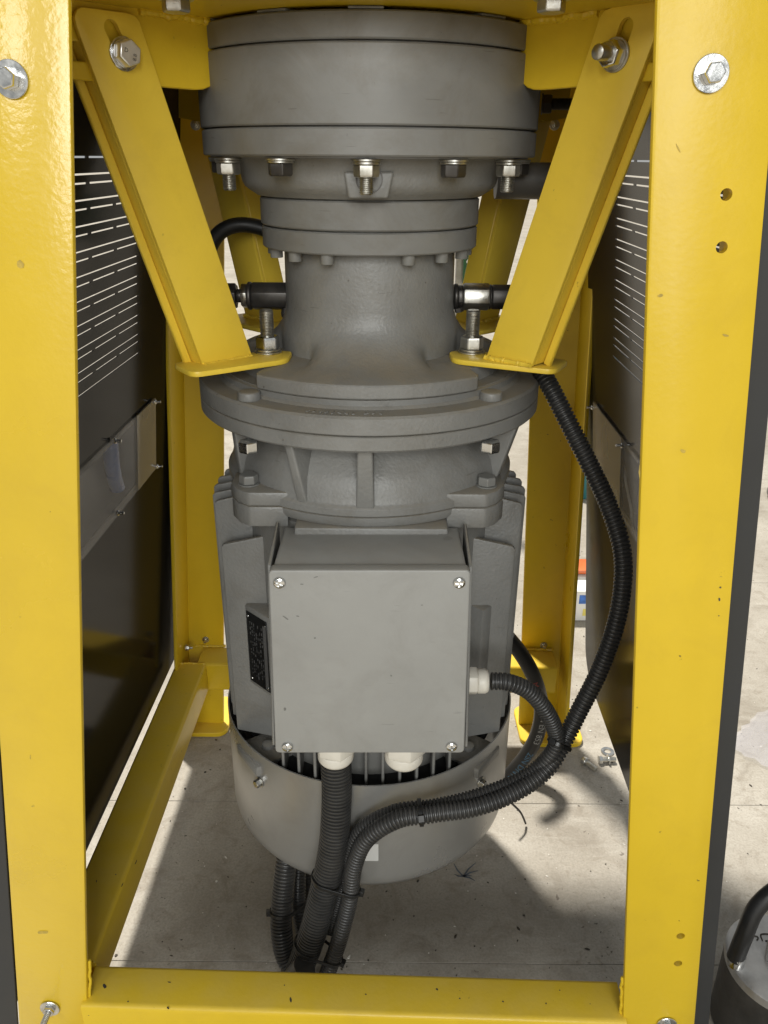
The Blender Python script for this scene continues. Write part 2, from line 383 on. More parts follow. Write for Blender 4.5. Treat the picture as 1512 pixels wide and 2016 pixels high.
# grit and chips
b = MB()
for i in range(1100):
    x = random.uniform(-0.42, 0.75); y = random.uniform(0.45, 1.9); s = random.choice((0.0005, 0.0006, 0.0008, 0.0008, 0.001, 0.001, 0.0013, 0.0019))
    a = random.uniform(0, 6.28); l = random.uniform(0.8, 2.2)
    M = Matrix.Rotation(a, 3, 'Z')
    pts = [M @ Vector((s*l*random.uniform(.6, 1.1)*cos(t), s*random.uniform(.5, 1)*sin(t), 0)) + Vector((x, y, 0.0002)) for t in (0, 1.2, 2.4, 3.4, 4.6, 5.4)]
    b.prism(pts, (0, 0, s*0.5), mi=1 if random.random() < 0.3 else 0)
tag(put('debris', b.mesh('debris', [M_chipd, M_chipw])), None, None, kind='stuff')

# ================================================================== FRAME
FY = 0.50; yaw = math.tan(radians(-1.4))
nF = Vector((-yaw, 1, 0)); cF = nF.dot(Vector((AX.x, FY, 0)))
def onF(px, py, off=0.0): return onP(px, py, nF, cF+off)
frame = thing('machine_frame', 'yellow welded steel frame of splayed angle posts around the grey vertical motor', 'frame', (AX.x, 0.8, 0))
ZT = 0.9738                                   # underside of the top plate
def line_z(a, b, z): t = (z-a.z)/(b.z-a.z); return a.lerp(b, t)
TH = 0.006
posts = {}
def angle_post(a, b, sx, wdt, dep, sy, mat, holes=()):
    """a,b: two points on the inner edge of the visible flange; flange runs outward (sx), the second leg runs along sy"""
    secs = []
    for z in (0.008, ZT+0.10):
        p = line_z(a, b, z); X = Vector((1, yaw, 0)).normalized()*sx; Y = Vector((-yaw, 1, 0)).normalized()*sy
        rg_ = [p]
        secs.append(rg_ + [p+X*wdt, p+X*wdt+Y*dep, p+X*(wdt-TH)+Y*dep, p+X*(wdt-TH)+Y*TH, p+Y*TH])
    me = MB().loft(*secs).mesh('post', mat, bevel=0.0022, seg=2)
    if holes: me = boolcut(me, holes, 'post')
    return put('post', me, frame)
def holem(p, r):
    return MB().lathe([(r, -0.02), (r, 0.02)], n=20, M=zmat((0,0,0), nF).to_3x3(), ctr=p).mesh('h', M_yel)
WP = 0.0655
fl = angle_post(onF(136, 0), onF(172, 2016), -1, WP, 0.055, 1, M_yelo)
hl = [holem(onF(x, y), r) for x, y, r in ((1430, 383, 0.0034), (1421, 487, 0.0034), (1340, 1843, 0.0036), (1335, 1897, 0.0036))]
fr = angle_post(onF(1293, 0), onF(1226, 2016), 1, WP, 0.055, 1, M_yel, hl)
BY = 1.10
bl_f = (onY(361, 712, BY), onY(371, 1230, BY)); br_f = (onY(1148, 515, BY), onY(1108, 1200, BY))
def back_post(f, sx, wdt):
    X = Vector((1, yaw, 0)).normalized()*sx; Y = Vector((-yaw, 1, 0)).normalized()
    secs = []
    for z in (0.008, ZT+0.10):
        p = line_z(f[0], f[1], z)           # inside corner of the fold, flanges face the camera / the axis
        secs.append([p, p+X*wdt, p+X*wdt+Y*TH, p-X*TH+Y*TH, p-X*TH-Y*0.067, p-Y*0.067])
    return put('post', MB().loft(*secs).mesh('post', M_yel, bevel=0.002), frame)
back_post(bl_f, 1, 0.0555); back_post(br_f, -1, 0.062)
# foot plates
def rounded_rect(cx, cy, hx, hy, r, z, n=6):
    pts = []
    for k, (sx, sy) in enumerate(((1, 1), (-1, 1), (-1, -1), (1, -1))):
        for i in range(n+1):
            a = pi/2*k + pi/2*i/n
            pts.append(Vector((cx+sx*(hx-r)+r*cos(a), cy+sy*(hy-r)+r*sin(a), z)))
    return pts
for cx, cy in ((-0.306, 1.123), (0.276, 1.104), (-0.318, 0.53), (0.262, 0.52)):
    put('foot_plate', MB().prism(rounded_rect(cx, cy, 0.051, 0.05, 0.018, 0.0006), (0, 0, 0.008)).mesh('foot_plate', M_yel, bevel=0.001, seg=1), frame)
# square tubes
ZB1, ZB0 = onZ(192, 1896, 0).z, 0
ZB1 = 0.159; ZB0 = 0.109
def sqtube(p, q, wdt, name='cross_tube', mat=None):
    p, q = Vector(p), Vector(q); d = (q-p).normalized(); n = Vector((-d.y, d.x, 0))*wdt/2
    u = n.normalized(); zc = Vector((0, 0, (ZB0+ZB1)/2)); hz = (ZB1-ZB0)/2; hw = wdt/2; r = 0.005; sec = []
    for k, (sx, sy) in enumerate(((1, 1), (-1, 1), (-1, -1), (1, -1))):
        for i in range(5):
            a = pi/2*k + pi/2*i/4; sec.append(u*(sx*(hw-r)+r*cos(a)) + Vector((0, 0, sy*(hz-r)+r*sin(a))) + zc)
    b = MB().loft([p+q_ for q_ in sec], [q+q_ for q_ in sec])
    return put(name, b.mesh(name, mat or M_yel, smooth=40), frame)
yl, yr = yaw*(-0.30-AX.x), yaw*(0.25-AX.x)
tf = 0.516
_pl = line_z(onF(136, 0), onF(172, 2016), 0.134); _pr = line_z(onF(1293, 0), onF(1226, 2016), 0.134)
sqtube((_pl.x-0.0005, tf+yaw*(_pl.x-AX.x), 0), (_pr.x+0.0005, tf+yaw*(_pr.x-AX.x), 0), 0.043)          # front
sqtube((-0.285, 1.075, 0), (0.268, 1.072, 0), 0.049)          # back
sqtube((-0.302, 0.54+yl, 0), (-0.2955, 1.050, 0), 0.048)     # left side
# top plate with the gear hanging below
put('top_plate', MB().prism([(-0.34, 0.605, ZT), (0.32, 0.595, ZT), (0.32, 1.12, ZT), (-0.34, 1.12, ZT)], (0, 0, 0.012)).mesh('top_plate', M_yel, bevel=0.001, seg=1), frame)
put('unseen_light_block', MB().loft([Vector(p) for p in ((-0.33, 0.615, ZT+0.013), (0.31, 0.605, ZT+0.013), (0.31, 1.11, ZT+0.013), (-0.33, 1.11, ZT+0.013))],
    [Vector(p) for p in ((-0.36, 0.585, ZT+0.5), (0.34, 0.575, ZT+0.5), (0.34, 1.14, ZT+0.5), (-0.36, 1.14, ZT+0.5))]).mesh('unseen_light_block', M_yel, bevel=0.004), frame)  # unseen body added above the plate to block light from above
for px in (345, 1087):
    p = onZ(px, -6, ZT); fast(frame, p, (0, 0, -1), ((0.0125, 0.0018),), head=(0.017, 0.0075), mat=M_zincd)
def frame_bead(a, b_, r, wob=0.0006):
    n = max(3, int((b_-a).length/0.006)); pts = [a.lerp(b_, k/n)+Vector((random.uniform(-1, 1), random.uniform(-1, 1), random.uniform(-1, 1)))*wob for k in range(n+1)]
    pts = spline(pts, 0.0016); put('weld_bead', MB().tube(pts, lambda i: r*(0.85+0.3*abs(sin(i*0.9))), 8).mesh('weld_bead', M_yel), frame)
_fr = tf + yaw*(-0.26-AX.x) + 0.0215
frame_bead(Vector((-0.318, _fr+0.001, ZB1)), Vector((-0.276, _fr, ZB1)), 0.0024)
frame_bead(Vector((-0.2765, _fr+0.001, ZB1-0.002)), Vector((-0.2765, _fr+0.001, ZB0)), 0.0022)
frame_bead(Vector((-0.318, 1.0505, ZB1)), Vector((-0.272, 1.0505, ZB1)), 0.0016)
frame_bead(Vector((-0.300, 1.099, ZB1+0.001)), Vector((-0.25, 1.099, ZB1+0.001)), 0.0022)
frame_bead(Vector((0.215, 1.096, ZB1+0.001)), Vector((0.272, 1.096, ZB1+0.001)), 0.0022)
frame_bead(onF(171.5, 1900)+Vector((0.001, 0.004, 0)), onF(172.2, 1984)+Vector((0.001, 0.004, 0)), 0.0014)
frame_bead(onF(1229, 1932)+Vector((-0.001, 0.004, 0)), onF(1227, 2005)+Vector((-0.001, 0.004, 0)), 0.0014)
# post bolts
fast(frame, onF(22, 156, -0.0005), -nF, ((0.0098, 0.0016),), head=(0.0100, 0.0075), roll=0.3)
fast(frame, onF(1399, 145, -0.0005), -nF, ((0.0096, 0.0016),), head=(0.0100, 0.007), roll=0.1)
fast(frame, onF(99, 1984, -0.0005), -nF, ((0.0092, 0.0016),), nut=(0.0095, 0.004), stud=(0.0030, 0.017))
fast(frame, onF(1312, 2016, -0.0005), -nF, ((0.0092, 0.0016),), nut=(0.0095, 0.004), stud=(0.0030, 0.006))
for px, py, Y in ((405, 1259, BY), (1070, 1270, BY)):
    fast(frame, onY(px, py, Y-0.0005), (0, -1, 0), ((0.0055, 0.001),), nut=(0.007, 0.003), stud=(0.0022, 0.005), mat=M_zincd)
for px, py in ((385, 246), (1092, 246)):
    fast(frame, onY(px, py, 1.046), (0, -1, 0), ((0.0058, 0.001),), nut=(0.007, 0.003), stud=(0.0022, 0.002), mat=M_zincd)
p = onY(371, 1275, 1.07); fast(frame, p+Vector((-0.004, 0, 0)), (1, 0, 0), ((0.0055, 0.001),), nut=(0.008, 0.004), stud=(0.0025, 0.006), mat=M_zincd)

def chip(fn, px, py, l, w_, ang, mat, parent, off, name):
    p = fn(px, py); u = fn(px+10, py)-p; v = fn(px, py+10)-p; u.normalize(); v.normalize(); d = u*cos(ang)+v*sin(ang); q = u*-sin(ang)+v*cos(ang)
    pts = []
    for k in range(8):
        a = 2*pi*k/8; rr = random.uniform(0.6, 1.0); pts.append(p + d*(l*rr*cos(a)) + q*(w_*rr*sin(a)) + off)
    put(name, MB().prism(pts, off*0.5).mesh(name, mat), parent)
M_chip = pmat('bare_dark_metal', (0.05, 0.045, 0.04), 0.6, var=0.3, vs=200)
up = Vector((0, 0, 0.0002)); onT = lambda x, y: onZ(x, y, ZB1); onFf = lambda x, y: onF(x, y)
for px, py, l, w_, a in ((572, 1968, .0034, .0010, 1.4), (206, 1942, .0035, .0022, 1.0), (333, 1934, .002, .0007, 0.2), (331, 1985, .0018, .0012, 0.9), (252, 1972, .001, .001, 0), (720, 1958, .001, .0008, 0), (860, 1948, .0016, .001, 0.5), (905, 1966, .001, .0009, 0), (1102, 1950, .001, .0007, 0), (990, 1972, .0012, .0008, 0.7), (560, 1940, .0008, .0008, 0), (1075, 1976, .001, .0009, 0)):
    chip(onT, px, py, l, w_, a, M_chip, frame, up, 'paint_chip')
for px, py, l, w_, a in ((190, 1735, .002, .0007, 1.7), (268, 1697, .0045, .0006, 1.9), (241, 1742, .004, .0006, 1.9), (228, 1722, .001, .001, 0)):
    chip(onT, px, py, l, w_, a, M_chip, frame, up, 'paint_chip')
for px, py, l, w_, a in ((1416, 1180, .0022, .0007, 1.5), (1418, 1156, .0009, .0009, 0), (1415, 1212, .0006, .0006, 0), (1419, 1135, .0010, .0003, 0), (1335, 292, .003, .0005, 1.1), (1428, 660, .0025, .0009, 0.3), (1300, 582, .002, .0012, 0), (1345, 888, .0022, .0014, 0.4), (1259, 930, .0007, .006, 0), (60, 1490, .0006, .003, 0), (40, 520, .003, .003, 0), (85, 1835, .006, .0025, 0)):
    dark = (px, py) in ((1416, 1180), (1418, 1156), (1415, 1212))
    chip(onFf, px, py, l, w_, a, M_chip if dark else M_scuff, frame, -nF*0.0002, 'paint_chip' if dark else 'scuff_mark')

# gusset plates (radial planes, hung under the top plate)
r2 = sqrt(0.5)
nL = Vector((r2, -r2, 0)); cLp = nL.dot(Vector((-0.160, 0.713, 0)))
nR = Vector((-r2, -r2, 0)); cRp = nR.dot(Vector((0.130, 0.706, 0)))
GT = 0.006
def gusset(pts, n, c, noff):
    P = [onP(x, y, n, c-noff) for x, y in pts]
    return put('gusset_plate', MB().prism(P, -n*GT).mesh('gusset_plate', M_yel, bevel=0.0008, seg=1), frame)
def arc_corner(a, b, c, r, n=5):
    """rounded corner in pixel space -> extra points"""
    a, b, c = Vector(a), Vector(b), Vector(c); u = (a-b).normalized(); v = (c-b).normalized(); out = []
    for i in range(n+1):
        t = i/n; out.append(tuple((b+u*r)*(1-t)**2 + b*2*t*(1-t) + (b+v*r)*t*t))
    return out
GLP = [(100, -40), (421, -40), (424, 60)] + arc_corner((426, 60), (430, 180), (300, 171), 46) + [(185, 160), (96, 151), (96, 116), (173, 122), (165, 82), (96, 76)]
gusset(GLP, nL, cLp, 0.0062)
for n_, c_, xs in ((nL, cLp, (275, 424)), (nR, cRp, (1028, 1180))):
    frame_bead(*[Vector((lambda p: (p.x, p.y, ZT-0.0015))(onP(x, 22, n_, c_-0.0050))) for x in xs], 0.0030, 0.0009)
GRP = [(1330, -40), (1030, -40), (1027, 60)] + arc_corner((1025, 60), (1020, 181), (1140, 170), 46) + [(1262, 161), (1330, 155), (1330, 121), (1255, 124), (1262, 84), (1330, 78)]
gusset(GRP, nR, cRp, 0.0062)
# hex-nut bolt in the rear right gusset, seen past the gear ring
p = onY(1066, 205, 0.93)
fast(frame, p, (0.85, -0.15, 0), ((0.010, 0.0016),), nut=(0.017, 0.009), stud=(0.0058, 0.022), mat=M_dark)
gb = MB().prism([onY(350, 40, 1.0), onY(420, 40, 0.965), onY(420, 232, 0.965), onY(398, 240, 0.975), onY(352, 232, 1.0)], (0.004, 0.004, 0))
put('gusset_plate', gb.mesh('gusset_plate', M_yel), frame)
gb = MB().prism([onY(1140, 40, 1.0), onY(1045, 40, 0.955), onY(1052, 228, 0.958), onY(1075, 240, 0.97), onY(1117, 232, 1.0)], (-0.004, 0.004, 0))
put('gusset_plate', gb.mesh('gusset_plate', M_yel), frame)

# ================================================================== BRACES
ZP = H - 0.1695                 # top of the brace base plates
def brace(label, n, c, face_px, slot_px, plate_px, stud_px, bolt, grp, mirror=None):
    """U-channel brace: face plate in a radial plane, two legs behind it, welded to a base plate bolted on the gear flange"""
    P = [onP(x, y, n, c) for x, y in face_px]
    loc = (P[-1]+P[-2])/2; loc.z = ZP
    t = thing('support_brace', label, 'brace', loc, grp)
    X = (lambda v: Matrix.Scale(1, 4) @ v) if mirror is None else mirror
    T4 = 0.0045
    nb = len(P)
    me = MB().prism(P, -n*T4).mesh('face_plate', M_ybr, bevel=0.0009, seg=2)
    if slot_px:
        a, b_ = [onP(x, y, n, c) for x, y in slot_px[:2]]; r = slot_px[2]; d = (b_-a).normalized(); s = n.cross(d)
        pts = [a + (-d*cos(q)+s*sin(q))*r for q in [pi/2*(i/5) for i in range(-5, 6)]] + [b_ + (d*cos(q)-s*sin(q))*r for q in [pi/2*(i/5) for i in range(-5, 6)]]
        cm = MB().prism([q+n*0.01 for q in pts], -n*0.03).mesh('c', M_ybr)
        me = boolcut(me, [cm], 'face_plate')
    put('face_plate', me, t)
    return t, P
def legs(t, Pout, Pin, n, LW, lip=False):
    for a, b_, sgn in ((Pout[0], Pout[1], 1), (Pin[0], Pin[1], -1)):
        d = (b_-a).normalized(); s = n.cross(d).normalized()
        inward = (Pin[0]-Pout[0]); inward = inward - d*inward.dot(d); s = inward.normalized()*sgn
        q = [a - n*0.0046 + s*0.0003, a - n*0.0046 + s*0.0043, a - n*LW + s*0.0043, a - n*LW + s*0.0003]
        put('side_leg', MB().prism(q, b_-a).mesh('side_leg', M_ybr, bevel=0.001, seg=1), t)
        if sgn > 0 and lip:
            o_ = -s; e_ = a - n*LW
            put('leg_lip', MB().prism([e_, e_+o_*0.0075, e_+o_*0.0075+n*0.004, e_+n*0.004], b_-a).mesh('leg_lip', M_ybr, bevel=0.001, seg=1), t)
BG = 'yellow slotted braces from gear flange up to the frame'
# front left
FL = [(151, 52), (147, 32), (151, 20), (160, 13), (250, 25), (266, 30), (275, 42), (302, 123), (397, 357), (499, 704), (401, 723), (362, 616), (292, 450), (216, 222)]
def straight(P, i, j, keep): return P
tL, PL = brace('yellow slotted brace with zinc hex bolt head, between left front post and gear', nL, cLp, [(151, 52), (147, 32), (151, 20), (160, 13), (250, 25), (266, 30), (275, 42), (498, 704), (401, 723)],
    ((219, 55), (246, 112), 0.0056), None, None, None, BG)
legs(tL, (PL[0].lerp(PL[8], 0.03), PL[8]), (PL[6].lerp(PL[7], 0.06), PL[7]), nL, 0.021, True)
# front right
tR, PR = brace('yellow slotted brace with threaded stud and nut, between right front post and gear', nR, cRp, [(1301, 40), (1303, 14), (1296, 4), (1280, 3), (1205, 14), (1190, 20), (1180, 34), (956, 706), (1046, 722)],
    ((1233, 52), (1212, 112), 0.0056), None, None, None, BG)
legs(tR, (PR[0].lerp(PR[8], 0.03), PR[8]), (PR[6].lerp(PR[7], 0.06), PR[7]), nR, 0.021, True)
def base_plate(t, pts, z):
    put('base_plate', MB().prism([Vector((x, y, z-0.005)) for x, y in pts], (0, 0, 0.005)).mesh('base_plate', M_ybr, bevel=0.0012, seg=2), t)
def rc(pts, r, n=5):
    out = []; m = len(pts)
    for i in range(m):
        a, b_, c_ = Vector(pts[i-1]), Vector(pts[i]), Vector(pts[(i+1) % m]); u = (a-b_).normalized(); v = (c_-b_).normalized()
        for k in range(n+1):
            q = k/n; p = (b_+u*r)*(1-q)**2 + b_*2*q*(1-q) + (b_+v*r)*q*q; out.append((p.x, p.y))
    return out
def pz(px, py, z): p = onZ(px, py, z); return (p.x, p.y)
plL = [pz(352, 738, ZP-0.003), pz(398, 738, ZP-0.003), pz(567, 713, ZP-0.003)]
A_, B_ = Vector(plL[1]), Vector(plL[2]); dd = (B_-A_).normalized(); nn = Vector((-dd.y, dd.x))
base_plate(tL, rc([A_-dd*0.009, B_, B_+Vector((0.001, 0.036)), B_+nn*0.045-dd*0.02, A_-dd*0.009+nn*0.045], 0.011), ZP)
A2, B2 = Vector(pz(1088, 738, ZP-0.003)), Vector(pz(890, 713, ZP-0.003)); d2 = (B2-A2).normalized(); n2 = Vector((d2.y, -d2.x))
A2 = Vector(pz(1092, 735, ZP-0.003))
base_plate(tR, rc([A2, A2+n2*0.045, B2+n2*0.045-d2*0.02, B2+Vector((-0.001, 0.036)), B2], 0.011), ZP)
# weld beads along the brace feet
def bead(t, a, b_, r):
    pts = spline([a, a.lerp(b_, 0.5), b_], 0.0015)
    put('weld_bead', MB().tube([p+Vector((random.uniform(-1,1), random.uniform(-1,1), random.uniform(-.5,1)))*0.0004 for p in pts], lambda i: r*(0.8+0.35*random.random()), 8).mesh('weld_bead', M_ybr), t)
for t, P, n in ((tL, PL, nL), (tR, PR, nR)):
    bead(t, P[8]+n*0.001+Vector((0,0,0.001)), P[7]+n*0.001+Vector((0,0,0.001)), 0.0024)
# slot bolts
pb = onP(243, 106, nL, cLp); bt = fast(tL, pb, nL, ((0.0115, 0.0018), (0.0100, 0.0016)), head=(0.0165, 0.0072), roll=0.35, hmat=M_zincb)
def flat_text(body, size, o, u, v, mat, name, parent):
    vv, ff = text_mesh(body, size); put(name, MB().add([o+u*p.x+v*p.y for p in vv], ff).mesh(name, mat), parent)
_o = pb + nL*0.01095; _u = Vector((r2, r2, 0))*0.96+Vector((0, 0, -0.28)); _v = Vector((0.2, 0.2, 0.96))
flat_text('D', 0.0042, _o-_u*0.0052-_v*0.001, _u, _v, M_potd, 'head_mark', bt)
flat_text('8.8', 0.0040, _o+_u*0.0048-_v*0.0044, _v, -_u, M_potd, 'head_mark', bt)
pb2 = onP(1212, 108, nR, cRp); fast(tR, pb2, nR, ((0.0115, 0.0018), (0.0100, 0.0016)), nut=(0.0165, 0.0085), stud=(0.0052, 0.0125), thread=False, mat=M_zincd, hmat=M_zinc, roll=0.2)
# flange bolts through the base plates
for t, px in ((tL, 528), (tR, 928)):
    p = onZ(px, 694, ZP); fast(t, p, (0, 0, 1), ((0.0128, 0.002), (0.0116, 0.0022)), nut=(0.0198, 0.0115), stud=(0.0066, 0.0235), roll=0.35 if px < 700 else 0.1, mat=M_zincd, hmat=M_zinc if px < 700 else M_zincd)
# rear braces: same channel, mirrored about the axis
def rear(n, c, px, label):
    E = [onP(x, y, n, c) for x, y in px]              # outer edge top/bottom, inner edge top/bottom
    ext = lambda a, b_, z: a + (b_-a)*((z-a.z)/(b_.z-a.z))
    zt = H + 0.088
    Q = [ext(E[0], E[1], zt), ext(E[0], E[1], ZP), ext(E[2], E[3], ZP), ext(E[2], E[3], zt)]
    c_ = (Q[1]+Q[2])/2
    T = thing('support_brace', label, 'brace', (c_.x, c_.y, ZP), BG)
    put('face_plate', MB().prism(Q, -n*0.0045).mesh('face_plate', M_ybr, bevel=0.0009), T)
    legs(T, (Q[0], Q[1]), (Q[3], Q[2]), n, 0.030)
    rd = Vector((Q[1].x-Q[2].x, Q[1].y-Q[2].y)).normalized(); td = Vector((-rd.y, rd.x))
    o = Vector((c_.x, c_.y))
    base_plate(T, rc([o-rd*0.05-td*0.03, o+rd*0.045-td*0.03, o+rd*0.045+td*0.03, o-rd*0.05+td*0.03], 0.012), ZP)
    for q in (Q,): bead(T, q[1]+n*0.001+Vector((0,0,0.001)), q[2]+n*0.001+Vector((0,0,0.001)), 0.0024)
    return T
nRL = Vector((-r2, -r2, 0)); nRR = Vector((r2, -r2, 0))
cRL = nRL.dot(Vector((-0.150, 0.935, 0))); cRR = nRR.dot(Vector((0.122, 0.935, 0)))
rear(nRL, cRL, [(430, 400), (468, 559), (481, 400), (517, 559)], 'shaded yellow brace behind the gearbox on the left, beside the black hose arc')
rear(nRR, cRR, [(1042, 400), (1003, 545), (987, 400), (955, 545)], 'shaded yellow brace behind the gearbox on the right, above the grey hex fitting')

# ================================================================== GEARBOX
gear = thing('planetary_gearbox', 'grey cylindrical planetary gearbox hanging under the yellow top plate', 'gearbox', (AX.x, AX.y, zf(861, 0.171)))
AC = (AX.x, AX.y, 0)
def ring(R, z1, z0, c=0.0012, rin=0.03, gap=0.0014):
    return [(rin, z1), (R-c, z1), (R, z1-c), (R, z0+gap+c), (R-c, z0+gap), (R-0.006, z0+gap), (R-0.006, z0), (rin, z0)]
def gpart(name, prof, mat, n=128, rf=None):
    return put(name, MB().lathe(prof, AC, n, rf=rf, close=True).mesh(name, mat, smooth=30), gear)
R1 = 0.1505
zA = zf(17, R1); zB = zf(80, R1); zC = zf(250, R1); zD = zf(312, R1)
gpart('top_ring', ring(R1, zA, zB), M_mach)
gpart('ring_gear_housing', ring(R1+0.0006, zB, zC), M_mach)
gpart('clamp_flange', ring(R1, zC, zD), M_mach)
# spacer lugs between the top ring and the plate
for a in (-90, -50, -118, -150, -20, 30, 90, 150):
    M = Matrix.Rotation(radians(a), 3, 'Z')
    put('spacer_lug', MB().box(Vector(AC)+M @ Vector((R1-0.017, 0, (zA+ZT)/2)), (0.03, 0.026, ZT-zA-0.0006), M).mesh('spacer_lug', M_mach, bevel=0.002), gear)
put('spigot', MB().lathe([(0.11, zA+0.0003), (0.11, ZT-0.0003)], AC, 64).mesh('spigot', M_dark), gear)
# bell shaped casting
R2 = 0.1025
z397 = zf(397, R2); z460 = zf(460, R2); z505 = zf(505, R2-0.001)
cas = [(0.03, zD-0.0002), (0.1255, zD-0.0002), (0.1235, zD-0.004), (0.1195, zD-0.010), (0.1185, zD-0.016), (0.1175, z397+0.013), (0.1155, z397+0.009), (0.110, z397+0.005), (0.1055, z397+0.0022), (0.1045, z397+0.0014), (0.098, z397+0.0014), (0.098, z397), (0.03, z397)]
gpart('bell_casting', cas, M_grey)
pad = [(676, 338), (686, 391), (764, 391), (776, 338)]
yF = AX.y - 0.1215
put('cast_pad', MB().prism([onY(x, y, yF) for x, y in pad], (0, 0.03, 0)).mesh('cast_pad', M_grey, bevel=0.002, seg=3), gear)
pc = onY(727, 353, yF-0.0004)
put('pad_ring', MB().lathe([(0.0100, -0.0003), (0.0108, -0.0003), (0.0108, 0.0007), (0.0100, 0.0007)], pc, 40, M=zmat((0,0,0), (0, -1, 0)).to_3x3(), close=True).mesh('pad_ring', M_dark), gear)
# bolts below the clamp flange: 12 on a circle, studs with nuts and hex heads alternating
RB = 0.1375
for k in range(12):
    a = radians(-90 + 30*k); p = Vector((AX.x+RB*cos(a), AX.y+RB*sin(a), zD-0.0003))
    if k % 2 == 0: fast(gear, p, (0, 0, -1), ((0.0115, 0.0019), (0.0108, 0.0022)), nut=(0.0180, 0.0090), stud=(0.0058, 0.0125), roll=-a+0.52, mat=M_zincd, hmat=M_zincd)
    else: fast(gear, p, (0, 0, -1), ((0.0115, 0.0019), (0.0108, 0.0016)), head=(0.0180, 0.0095), roll=-a+0.25, mat=M_zincd, hmat=M_dark)
gpart('adapter_ring', ring(R2, z397, z460), M_mach)
gpart('adapter_ring', ring(R2-0.0008, z460, z505, gap=0.0), M_mach)
for k in range(1, 16):
    if k == 8: continue
    a = radians(-90 + 22.5*k); p = Vector((AX.x+0.0925*cos(a), AX.y+0.0925*sin(a), z505-0.0085))
    put('cap_screw', MB().lathe([(0.0054, 0), (0.0058, 0.0006), (0.0058, 0.0084)], p, 24).mesh('cap_screw', M_mach), gear)
# neck flaring into the big flange
zAt = zf(760, 0.153); zAb = zf(788, 0.153)
def lobes(r, a, z):
    q = min(abs(((a - radians(t_)) + pi) % (2*pi) - pi) for t_ in (-33, -147, 33, 147))
    if z > H-0.1744 and r > 0.088 and q < radians(36):
        t = min(1, (radians(36)-q)/radians(17)); r = r - (r-0.088)*t*t*(3-2*t)
    if r > 0.131:                                       # rim is cut back at the sides where the braces stand
        d = abs(((a + pi/2 + pi) % (2*pi)) - pi); d = min(d, pi-d)
        t = min(1, max(0, (d-radians(40))/radians(5))); return r - (r-0.131)*t*t*(3-2*t)
    return r
h_ = H
neck = [(0.03, z505-0.0002), (0.0815, z505-0.0002), (0.082, z505-0.004), (0.0822, h_-0.128), (0.0832, h_-0.138), (0.0862, h_-0.147), (0.0925, h_-0.1555), (0.1015, h_-0.162), (0.113, h_-0.1675), (0.126, h_-0.1712), (0.140, h_-0.1735), (0.1495, zAt+0.0008), (0.1520, zAt), (0.1530, zAt-0.0014), (0.1530, zAb+0.0012), (0.1520, zAb), (0.146, zAb), (0.03, zAb)]
gpart('neck_casting', neck, M_grey, 192, lobes)
RBf = 0.171
zBt = zf(822, RBf); zs = zf(861, RBf); zBb = zf(893, RBf)
fl_ = [(0.03, zAb-0.0002), (0.1455, zAb-0.0002), (0.1455, zAb-0.0008), (0.1490, zAb-0.0016), (0.1490, zBt+0.003), (0.152, zBt+0.0006), (RBf-0.002, zBt), (RBf, zBt-0.002), (RBf, zs+0.0015), (RBf-0.0008, zs+0.0006), (RBf-0.004, zs+0.0006), (RBf-0.004, zs), (0.03, zs)]
gpart('mounting_flange', fl_, M_grey, 160)
for px in (489, 968):
    p = onZ(px, 771, zBt+0.008); put('nut_seat', MB().lathe([(0.0105, 0), (0.0098, 0.0065), (0.0085, 0.0075)], (p.x, p.y+0.004, zBt+0.0001), 28).mesh('nut_seat', M_grey, bevel=0.0006), gear)
b = MB()
for i in range(11):
    a = radians(-108 + i*2.0 + (2.2 if i > 7 else 0)); p = Vector((AX.x+0.1615*cos(a), AX.y+0.1615*sin(a), zBt+0.0004)); M = Matrix.Rotation(a, 3, 'Z')
    for k in range(2): b.box(p+M @ Vector((random.uniform(-.0016, .0016), random.uniform(-.001, .001), 0)), (random.uniform(.001, .0045), random.uniform(.0008, .003), 0.0012), M)
put('cast_lettering', b.mesh('cast_lettering', M_grey, bevel=0.0002, seg=1), gear)
# side fittings of the neck
def fitting(segs, x0, sgn, y, z, mat_list, name):
    M = zmat((0, 0, 0), (sgn, 0, 0)).to_3x3(); x = x0; first = None
    for (kind, r, L, mt) in segs:
        b = MB()
        if kind == 'hex':
            R = r/cos(pi/6); c = L*0.06
            rg = lambda q, h: [M @ Vector((q*cos(pi/3*i+0.35), q*sin(pi/3*i+0.35), h)) + Vector((x, y, z)) for i in range(6)]
            v = rg(R*0.94, 0)+rg(R, c)+rg(R, L-c)+rg(R*0.94, L)
            b.add(v, [list(range(6))[::-1], [18+i for i in range(6)]] + [[q*6+i, q*6+(i+1) % 6, q*6+6+(i+1) % 6, q*6+6+i] for q in range(3) for i in range(6)])
        else: b.lathe([(r*0.9, 0), (r, L*0.12), (r, L*0.88), (r*0.9, L)], (x, y, z), 28, M=M)
        put('fitting_'+('hex' if kind == 'hex' else 'collar'), b.mesh(name, mt, bevel=0.0006, seg=1, ang=20), gear); x += sgn*L
    return x
pLf = onY(566, 583, AX.y); pRf = onY(897, 584, AX.y)
xe = fitting([('hex', 0.0120, 0.040, M_dark), ('cyl', 0.0135, 0.004, M_dark), ('hex', 0.0105, 0.006, M_zincd), ('cyl', 0.0065, 0.005, M_dark), ('hex', 0.0110, 0.012, M_dark)], pLf.x+0.005, -1, AX.y, pLf.z, None, 'fitting')
xr = fitting([('cyl', 0.0125, 0.004, M_dark), ('hex', 0.0095, 0.005, M_dark), ('hex', 0.0115, 0.026, M_zincd), ('cyl', 0.0120, 0.002, M_dark), ('hex', 0.0105, 0.030, M_dark)], pRf.x-0.002, 1, AX.y, pRf.z, None, 'fitting')
